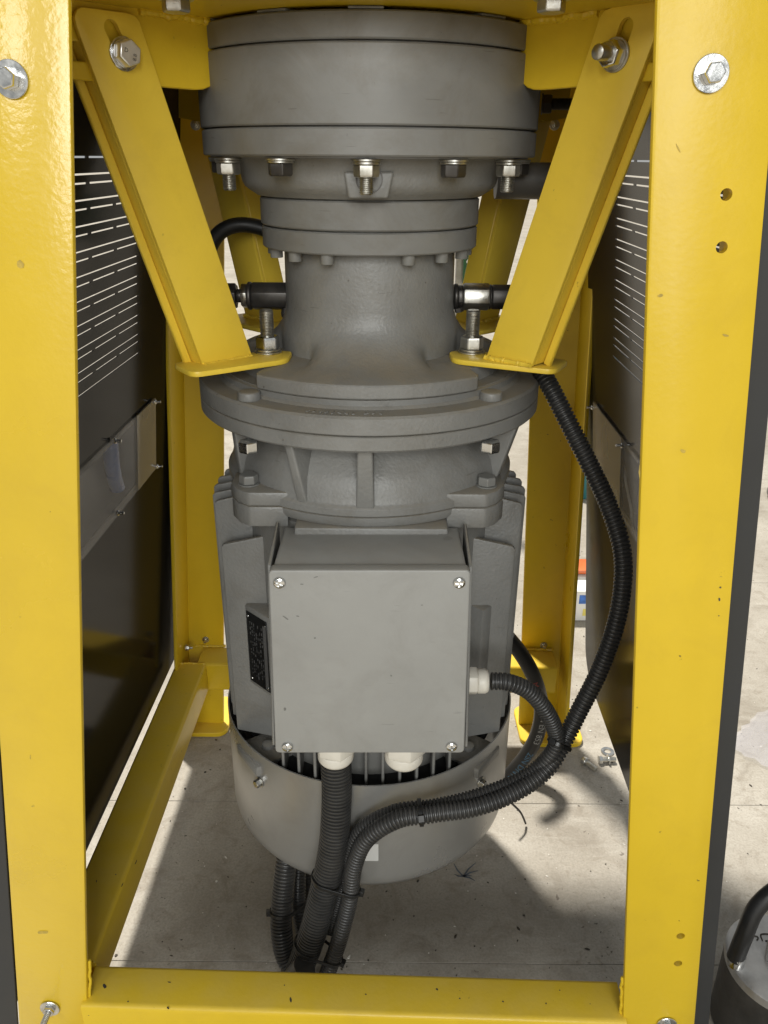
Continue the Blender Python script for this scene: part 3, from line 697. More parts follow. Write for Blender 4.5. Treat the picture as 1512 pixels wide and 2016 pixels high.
b = MB().tube(spline([onY(563, 605, AX.y-0.004), onY(560, 618, AX.y-0.004), onY(566, 627, AX.y-0.002)]), 0.0035, 10)
put('grease_nipple', b.mesh('grease_nipple', M_dark), gear)
b = MB().tube(spline([onY(903, 606, AX.y-0.012), onY(905, 618, AX.y-0.012)]), 0.0045, 6)
put('grease_nipple', b.mesh('grease_nipple', M_dark), gear)
# grey side pipe right of the casting
pp = onY(1000, 356, 0.86)
put('side_pipe', MB().lathe([(0.0168, 0), (0.0168, 0.098)], (pp.x-0.012, 0.86, pp.z), 32, M=zmat((0,0,0), (1, 0, 0)).to_3x3()).mesh('side_pipe', M_pipe), gear)

# ================================================================== MOTOR
motor = thing('electric_motor', 'grey finned vertical electric motor with terminal box facing front', 'motor', (AX.x, AX.y, zf(1745, 0.17)))
def mpart(name, prof, mat, n=128, rf=None, close=True):
    return put(name, MB().lathe(prof, AC, n, rf=rf, close=close).mesh(name, mat, smooth=30), motor)
mpart('end_flange', [(0.03, zs-0.0001), (RBf-0.004, zs-0.0001), (RBf-0.0008, zs-0.0006), (RBf, zs-0.0014), (RBf, zBb+0.002), (RBf-0.002, zBb), (0.12, zBb), (0.03, zBb)], M_grey, 160)
zFs = zf(1020, 0.148)                # seam between end bell and body
bell = [(0.03, zBb-0.0001), (0.1195, zBb-0.0001), (0.1200, zBb-0.006), (0.1218, zBb-0.0115), (0.1255, zBb-0.0185), (0.1305, zBb-0.0255), (0.1355, zBb-0.0325), (0.1392, zBb-0.0385), (0.1418, zFs+0.0240), (0.1437, zFs+0.0170), (0.1448, zFs+0.0120), (0.1460, zFs+0.0100), (0.1478, zFs+0.0086), (0.1485, zFs+0.0075), (0.1485, zFs+0.0015), (0.1478, zFs+0.0007), (0.143, zFs+0.0007), (0.143, zFs), (0.03, zFs)]
mpart('end_bell', bell, M_grey, 160)
# ribs of the end bell
def rib(a0, r0, a1, r1, z1, z0, wd, nm='rib'):
    pts = []
    P = lambda a, r, z: Vector((AX.x + r*cos(a), AX.y + r*sin(a), z))
    a0, a1 = radians(a0), radians(a1)
    t0 = Vector((-sin(a0), cos(a0), 0))*wd/2; t1 = Vector((-sin(a1), cos(a1), 0))*wd*0.62
    top = [P(a0, r0, z1)-t0, P(a0, r0, z1)+t0, P(a0, r0-0.03, z1)+t0, P(a0, r0-0.03, z1)-t0]
    bot = [P(a1, r1, z0)-t1, P(a1, r1, z0)+t1, P(a1, r1-0.03, z0)+t1, P(a1, r1-0.03, z0)-t1]
    put(nm, MB().loft(bot, top).mesh(nm, M_grey, bevel=0.002, seg=3), motor)
zt_, zb_ = zBb+0.0005, zFs+0.0085
rib(-90.5, 0.1535, -90.5, 0.1475, zt_, zb_, 0.0135)
rib(-117.0, 0.1560, -114.0, 0.1470, zt_, zb_, 0.0085)
rib(-28.0, 0.164, -30.0, 0.1465, zt_, zb_, 0.010); rib(-152.0, 0.150, -150.0, 0.1460, zt_, zb_, 0.009)
for a in (30, 90, 150): rib(a, 0.155, a, 0.147, zt_, zb_, 0.012)
# corner lugs, two tiers, at the four corners
lug = [(-0.070, -0.112), (-0.0655, -0.1245), (-0.1105, -0.1245), (-0.1215, -0.116), (-0.1305, -0.100), (-0.1305, -0.070), (-0.09, -0.06)]
lug2 = [(-0.076, -0.100), (-0.0740, -0.1235), (-0.1105, -0.1235), (-0.1215, -0.115), (-0.1300, -0.100), (-0.1300, -0.070), (-0.09, -0.06)]
for sx in (1, -1):
    for sy in (1, -1):
        for nm, pl, z0, z1 in (('bell_lug', lug, zFs+0.0006, zFs+0.0145), ('body_lug', lug2, zFs-0.021, zFs-0.0004)):
            put(nm, MB().prism([Vector((AX.x+x*sx, AX.y+y*sy, z0)) for x, y in pl], (0, 0, z1-z0)).mesh(nm, M_grey, bevel=0.0022, seg=2), motor)
        p = Vector((AX.x-0.1125*sx, AX.y-0.1035*sy, zFs+0.0147))
        fast(motor, p, (0, 0, 1), ((0.0100, 0.0016),), head=(0.0160, 0.0085), mat=M_mach, roll=0.2 if sx > 0 else 0.5)
for px in (489, 965):                # hex bolts below the flange
    p = onZ(px, 868, zBb-0.0003); fast(motor, p, (0, 0, -1), (), head=(0.0165, 0.0100), mat=M_zinc, roll=0.5)
for a in (60, 120):
    p = Vector((AX.x+0.155*cos(radians(a)), AX.y+0.155*sin(radians(a)), zBb-0.0003)); fast(motor, p, (0, 0, -1), (), head=(0.0165, 0.0100), mat=M_zinc)
# body core
zB0 = zf(1548, 0.155)-0.004
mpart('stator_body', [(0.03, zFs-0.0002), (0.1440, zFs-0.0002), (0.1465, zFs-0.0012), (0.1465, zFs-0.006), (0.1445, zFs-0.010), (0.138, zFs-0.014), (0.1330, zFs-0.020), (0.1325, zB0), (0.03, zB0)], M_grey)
mpart('body_shadow_core', [(0.03, zB0-0.0001), (0.150, zB0-0.0001), (0.150, zB0-0.004), (0.03, zB0-0.004)], M_void)  # black disc put in for the shade between body and fan cover
# side fins (vertical plates sticking out left and right)
RF = 0.166
for sx in (-1, 1):
    for k, yr_ in enumerate((-0.080, -0.056, -0.034, -0.0113, 0.0113, 0.034, 0.056, 0.080)):
        xt = sqrt(RF*RF - yr_*yr_); th = 0.0042
        if k == 0: z_t, z_r, zb_t, zb_r = H-0.3606, H-0.3470, H-0.592, H-0.606; xt = 0.1475
        else: z_t, z_r, zb_t, zb_r = H-0.3230, H-0.3130, H-0.590, H-0.600
        xr_ = 0.086 if k in (0, 7) else 0.115
        pts = [(xr_, z_r), (xt-0.001, z_t), (xt+0.0015, z_t-0.003), (xt, zb_t), (xr_, zb_r)]
        th2 = 0.006 if k == 0 else th
        put('side_fin', MB().prism([Vector((AX.x+sx*x, AX.y+yr_, z)) for x, z in pts], (0, th2, 0)).mesh('side_fin', M_grey, bevel=0.0010, seg=2), motor)
# front and rear fins below and behind the terminal box
for sy in (-1, 1):
    for k in range(-5, 6):
        x = k*0.0176 - 0.001; yo = min(0.1545, sqrt(0.1635**2 - x*x)); yi = sqrt(max(0.1**2, 0.130**2 - x*x))
        z1_ = H-0.500 if sy < 0 else H-0.33
        put('front_fin' if sy < 0 else 'rear_fin', MB().prism([Vector((AX.x+x-0.0017, AX.y+sy*yi, z1_)), Vector((AX.x+x-0.0017, AX.y+sy*yo, z1_)), Vector((AX.x+x-0.0017, AX.y+sy*yo, zB0)), Vector((AX.x+x-0.0017, AX.y+sy*yi, zB0))], (0.0034, 0, 0)).mesh('fin', M_grey, bevel=0.0008, seg=1), motor)
# corner pads with tapped feet at the bottom, seen in the gap of the cover
for sx in (-1, 1):
    p = Vector((AX.x+sx*0.112, AX.y-0.092, H-0.612)); put('body_foot', MB().box(p, (0.055, 0.05, 0.014), Matrix.Rotation(radians(-35*sx), 3, 'Z')).mesh('body_foot', M_grey, bevel=0.003), motor)
    put('foot_stud', MB().lathe([(0.0075, 0), (0.0065, 0.004), (0.004, 0.005)], p+Vector((0, 0, 0.007)), 20).mesh('foot_stud', M_grey), motor)
# nameplate pads
npn = Vector((-r2, -r2, 0)); npd = Vector((r2, -r2, 0))
YN = 0.735
TL_ = onY(484, 1202, YN); BL_ = onY(494, 1338, YN); WN, HN = 0.0345, TL_.z-BL_.z
for sx in (-1, 1):
    f = (lambda v: v) if sx < 0 else (lambda v: Vector((2*AX.x - v.x, v.y, v.z)))
    n_ = npn if sx < 0 else Vector((r2, -r2, 0))
    a = TL_ + Vector((-0.003, 0.003, 0.006)) - npn*0.0012; d_ = npd*(WN+0.012); dz = Vector((0, 0, -(HN+0.012)))
    if sx > 0: d_ = npd*(WN*0.45)
    pts = [f(a), f(a+d_), f(a+d_+dz), f(a+dz)]
    put('nameplate_pad', MB().prism(pts, -n_*0.045).mesh('nameplate_pad', M_grey, bevel=0.0025, seg=2), motor)
nb_ = [TL_, TL_+npd*WN, TL_+npd*WN+Vector((0, 0, -HN)), TL_+Vector((0, 0, -HN))]
npo = put('nameplate', MB().prism(nb_, -npn*0.0010).mesh('nameplate', [M_plate], bevel=0.0002, seg=1), motor)
b = MB(); e = npn*0.0003
for row in range(7):
    u = 0.0055+row*0.0033; s_ = 0.010
    while s_ < HN-0.010:
        l = random.uniform(0.001, 0.0045)
        if random.random() < 0.72:
            a = TL_+npd*u+Vector((0, 0, -s_))+e; wq = npd*random.choice((0.0009, 0.0013, 0.0016))
            b.add([a, a+wq, a+wq+Vector((0, 0, -l)), a+Vector((0, 0, -l))], [[0, 1, 2, 3]])
        s_ += l+random.uniform(0.0006, 0.003)
a = TL_+npd*(WN-0.0065)+Vector((0, 0, -0.006))+e*0.8
b.add([a, a+npd*0.0055, a+npd*0.0055+Vector((0, 0, -HN+0.008)), a+Vector((0, 0, -HN+0.008))], [[0, 1, 2, 3]])
po = put('nameplate_print', b.mesh('nameplate_print', M_print), npo)
for u, v_ in ((0.0032, 0.005), (WN-0.003, 0.006), (0.0032, HN-0.004), (WN-0.003, HN-0.005)):
    put('rivet', MB().lathe([(0.0014, 0), (0.0011, 0.0006), (0.0004, 0.0009)], TL_+npd*u+Vector((0, 0, -v_))+npn*0.0001, 10, M=zmat((0,0,0), npn).to_3x3()).mesh('rivet', M_zinc), npo)
# ---- terminal box
YB = 0.600
q = [onY(x, y, YB) for x, y in ((528, 1123), (927, 1123), (914, 1483), (542, 1483))]
bx0, bx1 = (q[0].x+q[3].x)/2, (q[1].x+q[2].x)/2; bz1, bz0 = (q[0].z+q[1].z)/2, (q[2].z+q[3].z)/2
def rrect_y(pts, y, r, n=5):
    out = []; m = len(pts)
    for i in range(m):
        a, b_, c_ = pts[i-1], pts[i], pts[(i+1) % m]; u = (a-b_).normalized(); v = (c_-b_).normalized()
        for k in range(n+1):
            s_ = k/n; p = (b_+u*r)*(1-s_)**2 + b_*2*s_*(1-s_) + (b_+v*r)*s_*s_; p.y = y; out.append(p)
    return out
ins = 0.0022
qb = [q[0]+Vector((ins, 0, -ins)), q[1]+Vector((-ins, 0, -ins)), q[2]+Vector((-ins, 0, ins)), q[3]+Vector((ins, 0, ins))]
tb = put('terminal_box', MB().loft(rrect_y(qb, YB+0.0125, 0.004), rrect_y(qb, 0.690, 0.004)).mesh('terminal_box', M_lid, bevel=0.0008, seg=2, ang=50), motor)
put('lid', MB().prism(rrect_y(q, YB, 0.005), (0, 0.012, 0)).mesh('lid', M_lid, bevel=0.0016, seg=3, ang=50), tb)
put('gasket', MB().prism(rrect_y([q_+Vector((sx*0.0012, 0, sz*0.0012)) for q_, sx, sz in zip(q, (1, -1, -1, 1), (-1, -1, 1, 1))], YB+0.0119, 0.004), (0, 0.0010, 0)).mesh('gasket', M_rub), tb)
put('box_seat', MB().box(((bx0+bx1)/2, 0.690, (bz0+bz1)/2+0.002), (bx1-bx0-0.03, 0.03, bz1-bz0+0.004)).mesh('box_seat', M_grey, bevel=0.003), tb)
for s_ in (-1, 1):                   # cast cheeks beside the box
    x = (q[0].x-0.0012) if s_ < 0 else (q[1].x+0.0012)
    x2 = (q[3].x-0.0016) if s_ < 0 else (q[2].x+0.0016)
    pts = [(x, 0.624, bz1-0.008), (x, 0.688, bz1+0.004), (x2, 0.70, bz0-0.002), (x2, 0.612, bz0-0.002)]
    put('box_cheek', MB().prism([Vector(p) for p in pts], (0.003*s_, 0, 0)).mesh('box_cheek', M_grey, bevel=0.0008, seg=1), motor)
for px, py in ((550, 1147), (904, 1147), (566, 1470), (889, 1469)):
    p = onY(px, py, YB-0.0001); Mx = zmat((0,0,0), (0, -1, 0)).to_3x3()
    me = MB().lathe([(0.0054, 0), (0.0054, 0.0004), (0.0046, 0.0020), (0.0028, 0.0029), (0.0001, 0.0032)], p, 28, M=Mx).mesh('screw', M_zinc)
    an = random.uniform(-0.6, 0.6); cs = []
    for k in (0, 1):
        Ry = Matrix.Rotation(an + k*pi/2, 3, 'Y'); cs.append(MB().box(p+Vector((0, -0.0031, 0)), (0.0062, 0.0034, 0.0014), Ry).mesh('c', M_dark))
    put('screw', boolcut(me, cs, 'screw'), tb)
onB = lambda x, y: onY(x, y, YB)
for px, py, l, w_, a in ((622, 1136, .0028, .0006, -0.3), (594, 1150, .0018, .0005, 0), (561, 1396, .0016, .0020, 0), (831, 1191, .0012, .0005, 0), (562, 1216, .004, .0007, 0.7), (586, 1213, .0018, .0006, 0.3), (770, 1330, .0012, .001, 0.8), (620, 1256, .0012, .001, 0)):
    chip(onB, px, py, l, w_, a, M_gscuff, tb, Vector((0, -0.00015, 0)), 'scuff_mark')
# glands: right side (round hex), bottom left and bottom right
def gland(p, d, segs):
    M = zmat((0, 0, 0), d).to_3x3(); b = MB(); o = 0
    for kind, r, L in segs:
        if kind == 'hex':
            R = r/cos(pi/6); rg = lambda q_, h: [M @ Vector((q_*cos(pi/3*i+0.25), q_*sin(pi/3*i+0.25), h)) + Vector(p) for i in range(6)]
            v = rg(R*0.95, o)+rg(R, o+L*0.1)+rg(R, o+L*0.9)+rg(R*0.95, o+L)
            b.add(v, [list(range(6))[::-1], [18+i for i in range(6)]] + [[k*6+i, k*6+(i+1) % 6, k*6+6+(i+1) % 6, k*6+6+i] for k in range(3) for i in range(6)])
        else: b.lathe([(r*0.96, o), (r, o+L*0.12), (r, o+L*0.7), (r*0.86, o+L)], p, 36, M=M)
        o += L
    return put('cable_gland', b.mesh('cable_gland', M_wht, bevel=0.0007, seg=1, ang=25), tb)
pg = onY(919, 1340, 0.645); gland((bx1-0.001, 0.645, pg.z), (1, 0, 0), (('cyl', 0.0128, 0.0055), ('hex', 0.0118, 0.011), ('cyl', 0.0120, 0.0105)))
GLz = bz0
pg1 = onY(661, 1488, 0.640); gland((pg1.x, 0.640, GLz+0.001), (0, 0, -1), (('cyl', 0.0175, 0.012), ('hex', 0.0180, 0.018), ('cyl', 0.0178, 0.013)))
pg2 = onY(795, 1488, 0.640); gland((pg2.x, 0.640, GLz+0.001), (0, 0, -1), (('cyl', 0.0185, 0.012), ('hex', 0.0192, 0.018), ('cyl', 0.0190, 0.014)))
# ---- fan cover
RCV = 0.170; zr = zf(1548, RCV); zc0 = zf(1747, RCV-0.006)
cov = [(RCV-0.0016, zr), (RCV, zr), (RCV, zc0+0.022), (RCV-0.0015, zc0+0.012), (RCV-0.006, zc0+0.004), (RCV-0.014, zc0), (0.05, zc0-0.002), (0.0, zc0-0.002), (0.0, zc0), (0.05, zc0), (RCV-0.015, zc0+0.002), (RCV-0.0075, zc0+0.006), (RCV-0.0032, zc0+0.014), (RCV-0.0016, zc0+0.024)]
cv = put('fan_cover', MB().lathe(cov, AC, 128, close=True).mesh('fan_cover', M_cover, smooth=40, weld=True), motor)
for px, py in ((512, 1539), (946, 1539)):
    d = ray(px, py); a_ = Vector((d.x, d.y)); o_ = Vector((-AX.x, -AX.y))
    A = a_.dot(a_); B = 2*a_.dot(o_); Cc = o_.dot(o_)-(RCV+0.0002)**2; t = (-B-sqrt(B*B-4*A*Cc))/(2*A); p = O+d*t
    n_ = Vector((p.x-AX.x, p.y-AX.y, 0)).normalized()
    bo = put('cover_screw', hexm(0.0085, 0.0055, M_zinc), cv, zmat(p+n_*0.0012, n_, 0.3)); put('washer', washm(0.0062, 0.0012, M_zincd), cv, zmat(p, n_))
sv = []
for px in (716, 723, 730, 737, 745):
    for py in (1662, 1695):
        d = ray(px, py); a_ = Vector((d.x, d.y)); o_ = Vector((-AX.x, -AX.y)); A = a_.dot(a_); B = 2*a_.dot(o_); Cc = o_.dot(o_)-(RCV+0.0003)**2
        sv.append(O+d*((-B-sqrt(B*B-4*A*Cc))/(2*A)))
put('sticker', MB().add(sv, [[2*i, 2*i+1, 2*i+3, 2*i+2] for i in range(4)]).mesh('sticker', M_label), cv)

# ================================================================== SIDE PANELS
def panel_fn(sgn):
    if sgn < 0: return lambda Y, z: -0.3325 + 0.1*(z-0.156) + 0.02*(Y-0.87)
    return lambda Y, z: 0.3110 - 0.1*(z-0.150) + 0.02*(Y-0.9)
def panel_plane(sgn):
    if sgn < 0: n = Vector((1, -0.02, -0.1)); c = -0.3325 - 0.0156 - 0.0174
    else: n = Vector((1, -0.02, 0.1)); c = 0.3110 + 0.015 - 0.018
    return n, c
nPL, cPL = panel_plane(-1); nPR, cPR = panel_plane(1)
sol = [344, 397, 450, 501, 551, 600, 649, 697, 743, 787]; das = [309, 363, 417, 468, 519, 569, 618, 666, 713, 759]
zs_ = [onP(147, y, nPL, cPL).z for y in sol]; zd_ = [onP(147, y, nPL, cPL).z for y in das]
yend = onP(272, 560, nPL, cPL).y
def fit(zz):                          # evenly pitched rows
    n = len(zz); d = (zz[0]-zz[-1])/(n-1); return [zz[0]-d*i for i in range(n)]
zs_, zd_ = fit(zs_), fit(zd_)
def side_panel(sgn, label, mat):
    f = panel_fn(sgn); Y0, Y1 = 0.512, (1.125 if sgn < 0 else 1.06); zlow, ztop = 0.146 if sgn < 0 else 0.150, 1.03; tk = 0.0016*sgn
    t = thing('side_panel', label, 'panel', (f(0.8, zlow), 0.8, zlow), 'black slotted side panels')
    P = lambda Y, z: Vector((f(Y, z), Y, z))
    sl = 0.0008; b = MB()
    def rect(ya, yb, za, zb):
        if yb-ya > 1e-5 and zb-za > 1e-5: b.prism([P(ya, za), P(yb, za), P(yb, zb), P(ya, zb)], (tk, 0, 0))
    ys0, ys1 = 0.565, yend
    rows = sorted([(z, 's') for z in zs_] + [(z, 'd') for z in zd_])
    # window opening
    wn = WIN[sgn]; wy0, wy1, wz0, wz1 = wn['oy0'], wn['oy1'], wn['z0']+0.008, wn['z1']-0.008
    z = zlow
    # below the slots: solid, with rounded rear lower corner and the window opening
    zr0 = rows[0][0]-sl
    rr = 0.045
    low = [P(Y0, zlow)] + [P(Y1-rr+rr*sin(a), zlow+rr-rr*cos(a)) for a in [pi/2*i/8 for i in range(9)]] + [P(Y1, wz0), P(Y0, wz0)]
    b.prism(low, (tk, 0, 0)); rect(Y0, wy0, wz0, wz1); rect(wy1, Y1, wz0, wz1); z = wz1
    for zz, kd in rows:
        rect(Y0, Y1, z, zz-sl); rect(Y0, ys0, zz-sl, zz+sl); rect(ys1, Y1, zz-sl, zz+sl)
        if kd == 'd':
            L = (ys1-ys0); npc = 5; gp = 0.006
            for k in range(1, npc): y_ = ys0 + L*k/npc; rect(y_-gp/2, y_+gp/2, zz-sl, zz+sl)
        z = zz+sl
    rect(Y0, Y1, z, ztop)
    put('panel_sheet', b.mesh('panel_sheet', mat, smooth=25), t)
    # folded front edge facing the camera
    pe = (onF(136, 0), onF(172, 2016)) if sgn < 0 else (onF(1293, 0), onF(1226, 2016))
    e0, e1 = [Vector((line_z(pe[0], pe[1], z_).x + sgn*(WP+0.0012), Y0-0.003, z_)) for z_ in (0.012, ztop)]; wv = Vector((0.0188*sgn, 0, 0))
    put('front_return', MB().loft([e0, e0+wv, e0+wv+Vector((0, 0.0025, 0)), e0+Vector((0, 0.0025, 0))], [e1, e1+wv, e1+wv+Vector((0, 0.0025, 0)), e1+Vector((0, 0.0025, 0))]).mesh('front_return', M_blkm, bevel=0.0006, seg=1), t)
    # clear sheet screwed over the opening
    in_ = -0.0008*sgn
    sh = [P(wn['y0'], wn['z0'])+Vector((in_, 0, 0)), P(wn['y1'], wn['z0'])+Vector((in_, 0, 0)), P(wn['y1'], wn['z1'])+Vector((in_, 0, 0)), P(wn['y0'], wn['z1'])+Vector((in_, 0, 0))]
    put('clear_sheet', MB().prism(sh, (-0.002*sgn, 0, 0)).mesh('clear_sheet', M_acr, bevel=0.0005, seg=1), t)
    fy = wn['oy1'] - 0.002; i2 = -0.0029*sgn
    put('reflection_strip', MB().prism([P(fy, wn['z0']+0.0004)+Vector((i2, 0, 0)), P(wn['y1']-0.0004, wn['z0']+0.0004)+Vector((i2, 0, 0)), P(wn['y1']-0.0004, wn['z1']-0.0004)+Vector((i2, 0, 0)), P(fy, wn['z1']-0.0004)+Vector((i2, 0, 0))], (-0.0002*sgn, 0, 0)).mesh('reflection_strip', M_haze), t)
    nn_ = Vector((-sgn, 0, 0))
    for (yy, zz) in wn['screws']:
        p = P(yy, zz)+Vector((-0.003*sgn, 0, 0)); put('screw', MB().lathe([(0.0032, 0), (0.0030, 0.0014), (0.0017, 0.0022), (0.0016, 0.007), (0.0012, 0.0074)], p, 16, M=zmat((0,0,0), nn_).to_3x3()).mesh('screw', M_zinc), t)
    # housing behind the opening
    bd = 0.02*sgn
    hb = MB(); hy0, hy1, hz0, hz1 = wy0-0.012, wy1+0.012, wz0-0.012, wz1+0.012
    o1 = Vector((0.0022*sgn, 0, 0)); a = [P(hy0, hz0)+o1, P(hy1, hz0)+o1, P(hy1, hz1)+o1, P(hy0, hz1)+o1]; c_ = [p+Vector((bd, 0, 0)) for p in a]
    hb.add(a+c_, [[4, 5, 6, 7], [0, 1, 5, 4], [1, 2, 6, 5], [2, 3, 7, 6], [3, 0, 4, 7]])
    put('window_housing', hb.mesh('window_housing', M_int), t)
    return t, P
WIN = {}
w1 = onP(302, 783, nPL, cPL); w2 = onP(303, 922, nPL, cPL); w3 = onP(266, 830, nPL, cPL)
scr = [onP(x, y, nPL, cPL) for x, y in ((300, 791), (304, 918), (220, 868), (226, 1010))]
WIN[-1] = dict(y0=0.60, y1=w1.y, z0=w2.z, z1=w1.z, oy0=0.62, oy1=w3.y, screws=[(p.y, p.z) for p in scr])
v1 = onP(1172, 790, nPR, cPR); v2 = onP(1180, 930, nPR, cPR); v3 = onP(1227, 870, nPR, cPR)
WIN[1] = dict(y0=0.60, y1=v1.y, z0=w2.z-0.01, z1=v1.z, oy0=0.62, oy1=v3.y, screws=[(p.y, p.z) for p in [onP(x, y, nPR, cPR) for x, y in ((1171, 802), (1231, 877))]])
pnl, PnL = side_panel(-1, 'black slotted sheet panel on the left, blue shape behind its clear window', M_blk)
pnr, PnR = side_panel(1, 'black slotted sheet panel on the right, white lead behind its clear window', M_panr)
print('SLOTS', zs_, zd_, yend, WIN)
# things seen through the windows
wz = (WIN[-1]['z0']+WIN[-1]['z1'])/2
pth = [PnL(WIN[-1]['oy1']-0.05, WIN[-1]['z1']-0.01)+Vector((-0.0125, 0, 0)), PnL(WIN[-1]['oy1']-0.045, wz)+Vector((-0.0125, 0, 0)), PnL(WIN[-1]['oy1']-0.03, WIN[-1]['z0']+0.015)+Vector((-0.0125, 0, 0))]
tag(put('blue_hose', MB().tube(spline(pth), 0.0085, 20).mesh('blue_hose', M_bluehose)), 'blue hose behind the clear window of the left black panel', 'hose')
pth = [onP(x, y, nPR, cPR+0.004) for x, y in ((1228, 915), (1232, 950), (1242, 1000), (1243, 1030), (1234, 1047), (1222, 1052))]
tag(put('white_cable', MB().tube(spline(pth), 0.0014, 8).mesh('white_cable', M_paper)), 'thin white lead looping behind the clear window of the right black panel', 'cable')

# ================================================================== CONDUITS AND HOSES
def conduit(name, pts, r, label, cat='conduit', pitch=0.0036, n=18, grp='black corrugated conduits', sub=6, depth=0.17):
    st = pitch/sub; path = spline([onY(*p) if len(p) == 3 and p[2] > 0.3 and p[0] > 5 else Vector(p) for p in pts], st)
    prof = (1, 1.012, 1.012, 1, 1-depth, 1-depth)
    o = put(name, MB().tube(path, lambda i: r*prof[i % sub], n).mesh(name, M_cond, smooth=60)); tag(o, label, cat, grp)
    return path
c1 = [(661, 1500, 0.640), (663, 1560, 0.638), (659, 1640, 0.634), (650, 1700, 0.632), (636, 1760, 0.630), (618, 1830, 0.628), (597, 1890, 0.628), (575, 1945, 0.632)]
P1 = conduit('corrugated_conduit', c1, 0.0152, 'thickest black corrugated conduit hanging from the left white gland', pitch=0.0042, n=26)
c2 = [(1040, 690, 0.80), (1078, 752, 0.775), (1118, 830, 0.755), (1166, 925, 0.74), (1200, 1000, 0.73), (1224, 1080, 0.715), (1226, 1150, 0.705), (1212, 1230, 0.695), (1180, 1320, 0.685), (1140, 1400, 0.675), (1112, 1455, 0.665), (1078, 1512, 0.650), (1020, 1556, 0.635), (940, 1588, 0.622), (850, 1602, 0.617), (780, 1614, 0.616), (722, 1652, 0.618), (697, 1705, 0.620), (688, 1770, 0.620), (668, 1850, 0.618), (645, 1915, 0.618), (625, 1960, 0.622)]
P2 = conduit('corrugated_conduit', c2, 0.0090, 'long black corrugated conduit curving from the right brace foot down past the motor', pitch=0.0040)
c4 = [(967, 1341, 0.645), (1000, 1343, 0.645), (1040, 1360, 0.648), (1072, 1395, 0.652), (1092, 1435, 0.657), (1094, 1470, 0.655), (1060, 1512, 0.652), (1010, 1543, 0.645), (930, 1572, 0.634), (850, 1590, 0.630), (780, 1599, 0.630), (715, 1632, 0.632), (690, 1680, 0.634), (676, 1745, 0.640), (652, 1830, 0.648)]
P4 = conduit('corrugated_conduit', c4, 0.0084, 'black corrugated conduit leaving the white gland on the right side of the terminal box', pitch=0.0038)
c3 = [(570, 1640, 0.72), (563, 1700, 0.70), (556, 1770, 0.685), (554, 1830, 0.672), (563, 1880, 0.660), (588, 1925, 0.645)]
P3 = conduit('corrugated_conduit', c3, 0.0125, 'glossy black corrugated conduit at far left, rising behind the fan cover', pitch=0.0040, n=22)
c5 = [(592, 1650, 0.74), (588, 1720, 0.72), (588, 1780, 0.70), (598, 1835, 0.685), (616, 1880, 0.668)]
P5 = conduit('corrugated_conduit', c5, 0.0088, 'narrow glossy corrugated conduit between the far left conduit and the thickest one', pitch=0.0036)
c6 = [(606, 1660, 0.77), (606, 1740, 0.75), (607, 1790, 0.735), (620, 1850, 0.715)]
P6 = conduit('corrugated_conduit', c6, 0.0070, 'thin corrugated conduit half hidden in shade under the fan cover', pitch=0.0036)
# smooth elbow boot where the thick conduits meet the front tube
pth = spline([onY(600, 1905, 0.606), onY(582, 1925, 0.606), onY(560, 1950, 0.606)])
tag(put('conduit_boot', MB().tube(pth, 0.0135, 18).mesh('conduit_boot', M_cond)), 'smooth black rubber boot joining two conduits behind the yellow front tube', 'boot')
# hydraulic hoses
hz = [(1000, 1255, 0.985), (1022, 1282, 0.985), (1044, 1318, 0.985), (1060, 1360, 0.985), (1066, 1405, 0.985), (1054, 1455, 0.985), (1024, 1502, 0.985), (985, 1540, 0.985), (940, 1568, 0.985)]
PH = spline([onY(*p) for p in hz], 0.003)
RH = 0.0110
hose = put('hydraulic_hose', MB().tube(PH, RH, 24).mesh('hydraulic_hose', M_rub)); tag(hose, 'smooth black hydraulic hose with printed lettering curving behind the motor', 'hose')
def hose_text(body, s0, size, phi, mat):
    v, f = text_mesh(body, size); out = []
    for p in v:
        s = s0 + p.x; k = min(len(PH)-2, max(1, int(s/0.003))); fr = s/0.003 - k
        c_ = PH[k].lerp(PH[k+1], fr); t = (PH[k+1]-PH[k-1]).normalized()
        toC = (O - c_); toC = (toC - t*toC.dot(t)).normalized(); sd = t.cross(toC)
        a = phi - (p.y-size*0.35)/RH
        out.append(c_ + (toC*cos(a) + sd*sin(a))*(RH+0.0002))
    put('hose_print', MB().add(out, f).mesh('hose_print', mat), hose)
def s_at(px, py):
    tgt = onY(px, py, 0.985); return min(range(len(PH)), key=lambda i: (PH[i]-tgt).length)*0.003
hose_text('M-F', s_at(1051, 1336), 0.012, 0.15, M_txr)
hose_text('DIN EN 853', s_at(1066, 1390), 0.0125, -0.35, M_txw)
hose_text('2SN DN10', s_at(1045, 1475), 0.0130, -0.45, M_txb)
ph = spline([onY(*p) for p in ((405, 530, 0.90), (414, 487, 0.90), (434, 457, 0.90), (468, 443, 0.90), (512, 448, 0.90), (548, 466, 0.90))], 0.004)
tag(put('hydraulic_hose', MB().tube(ph, 0.0078, 20).mesh('hydraulic_hose', M_rub)), 'short matt black hose arching behind the left front brace', 'hose')
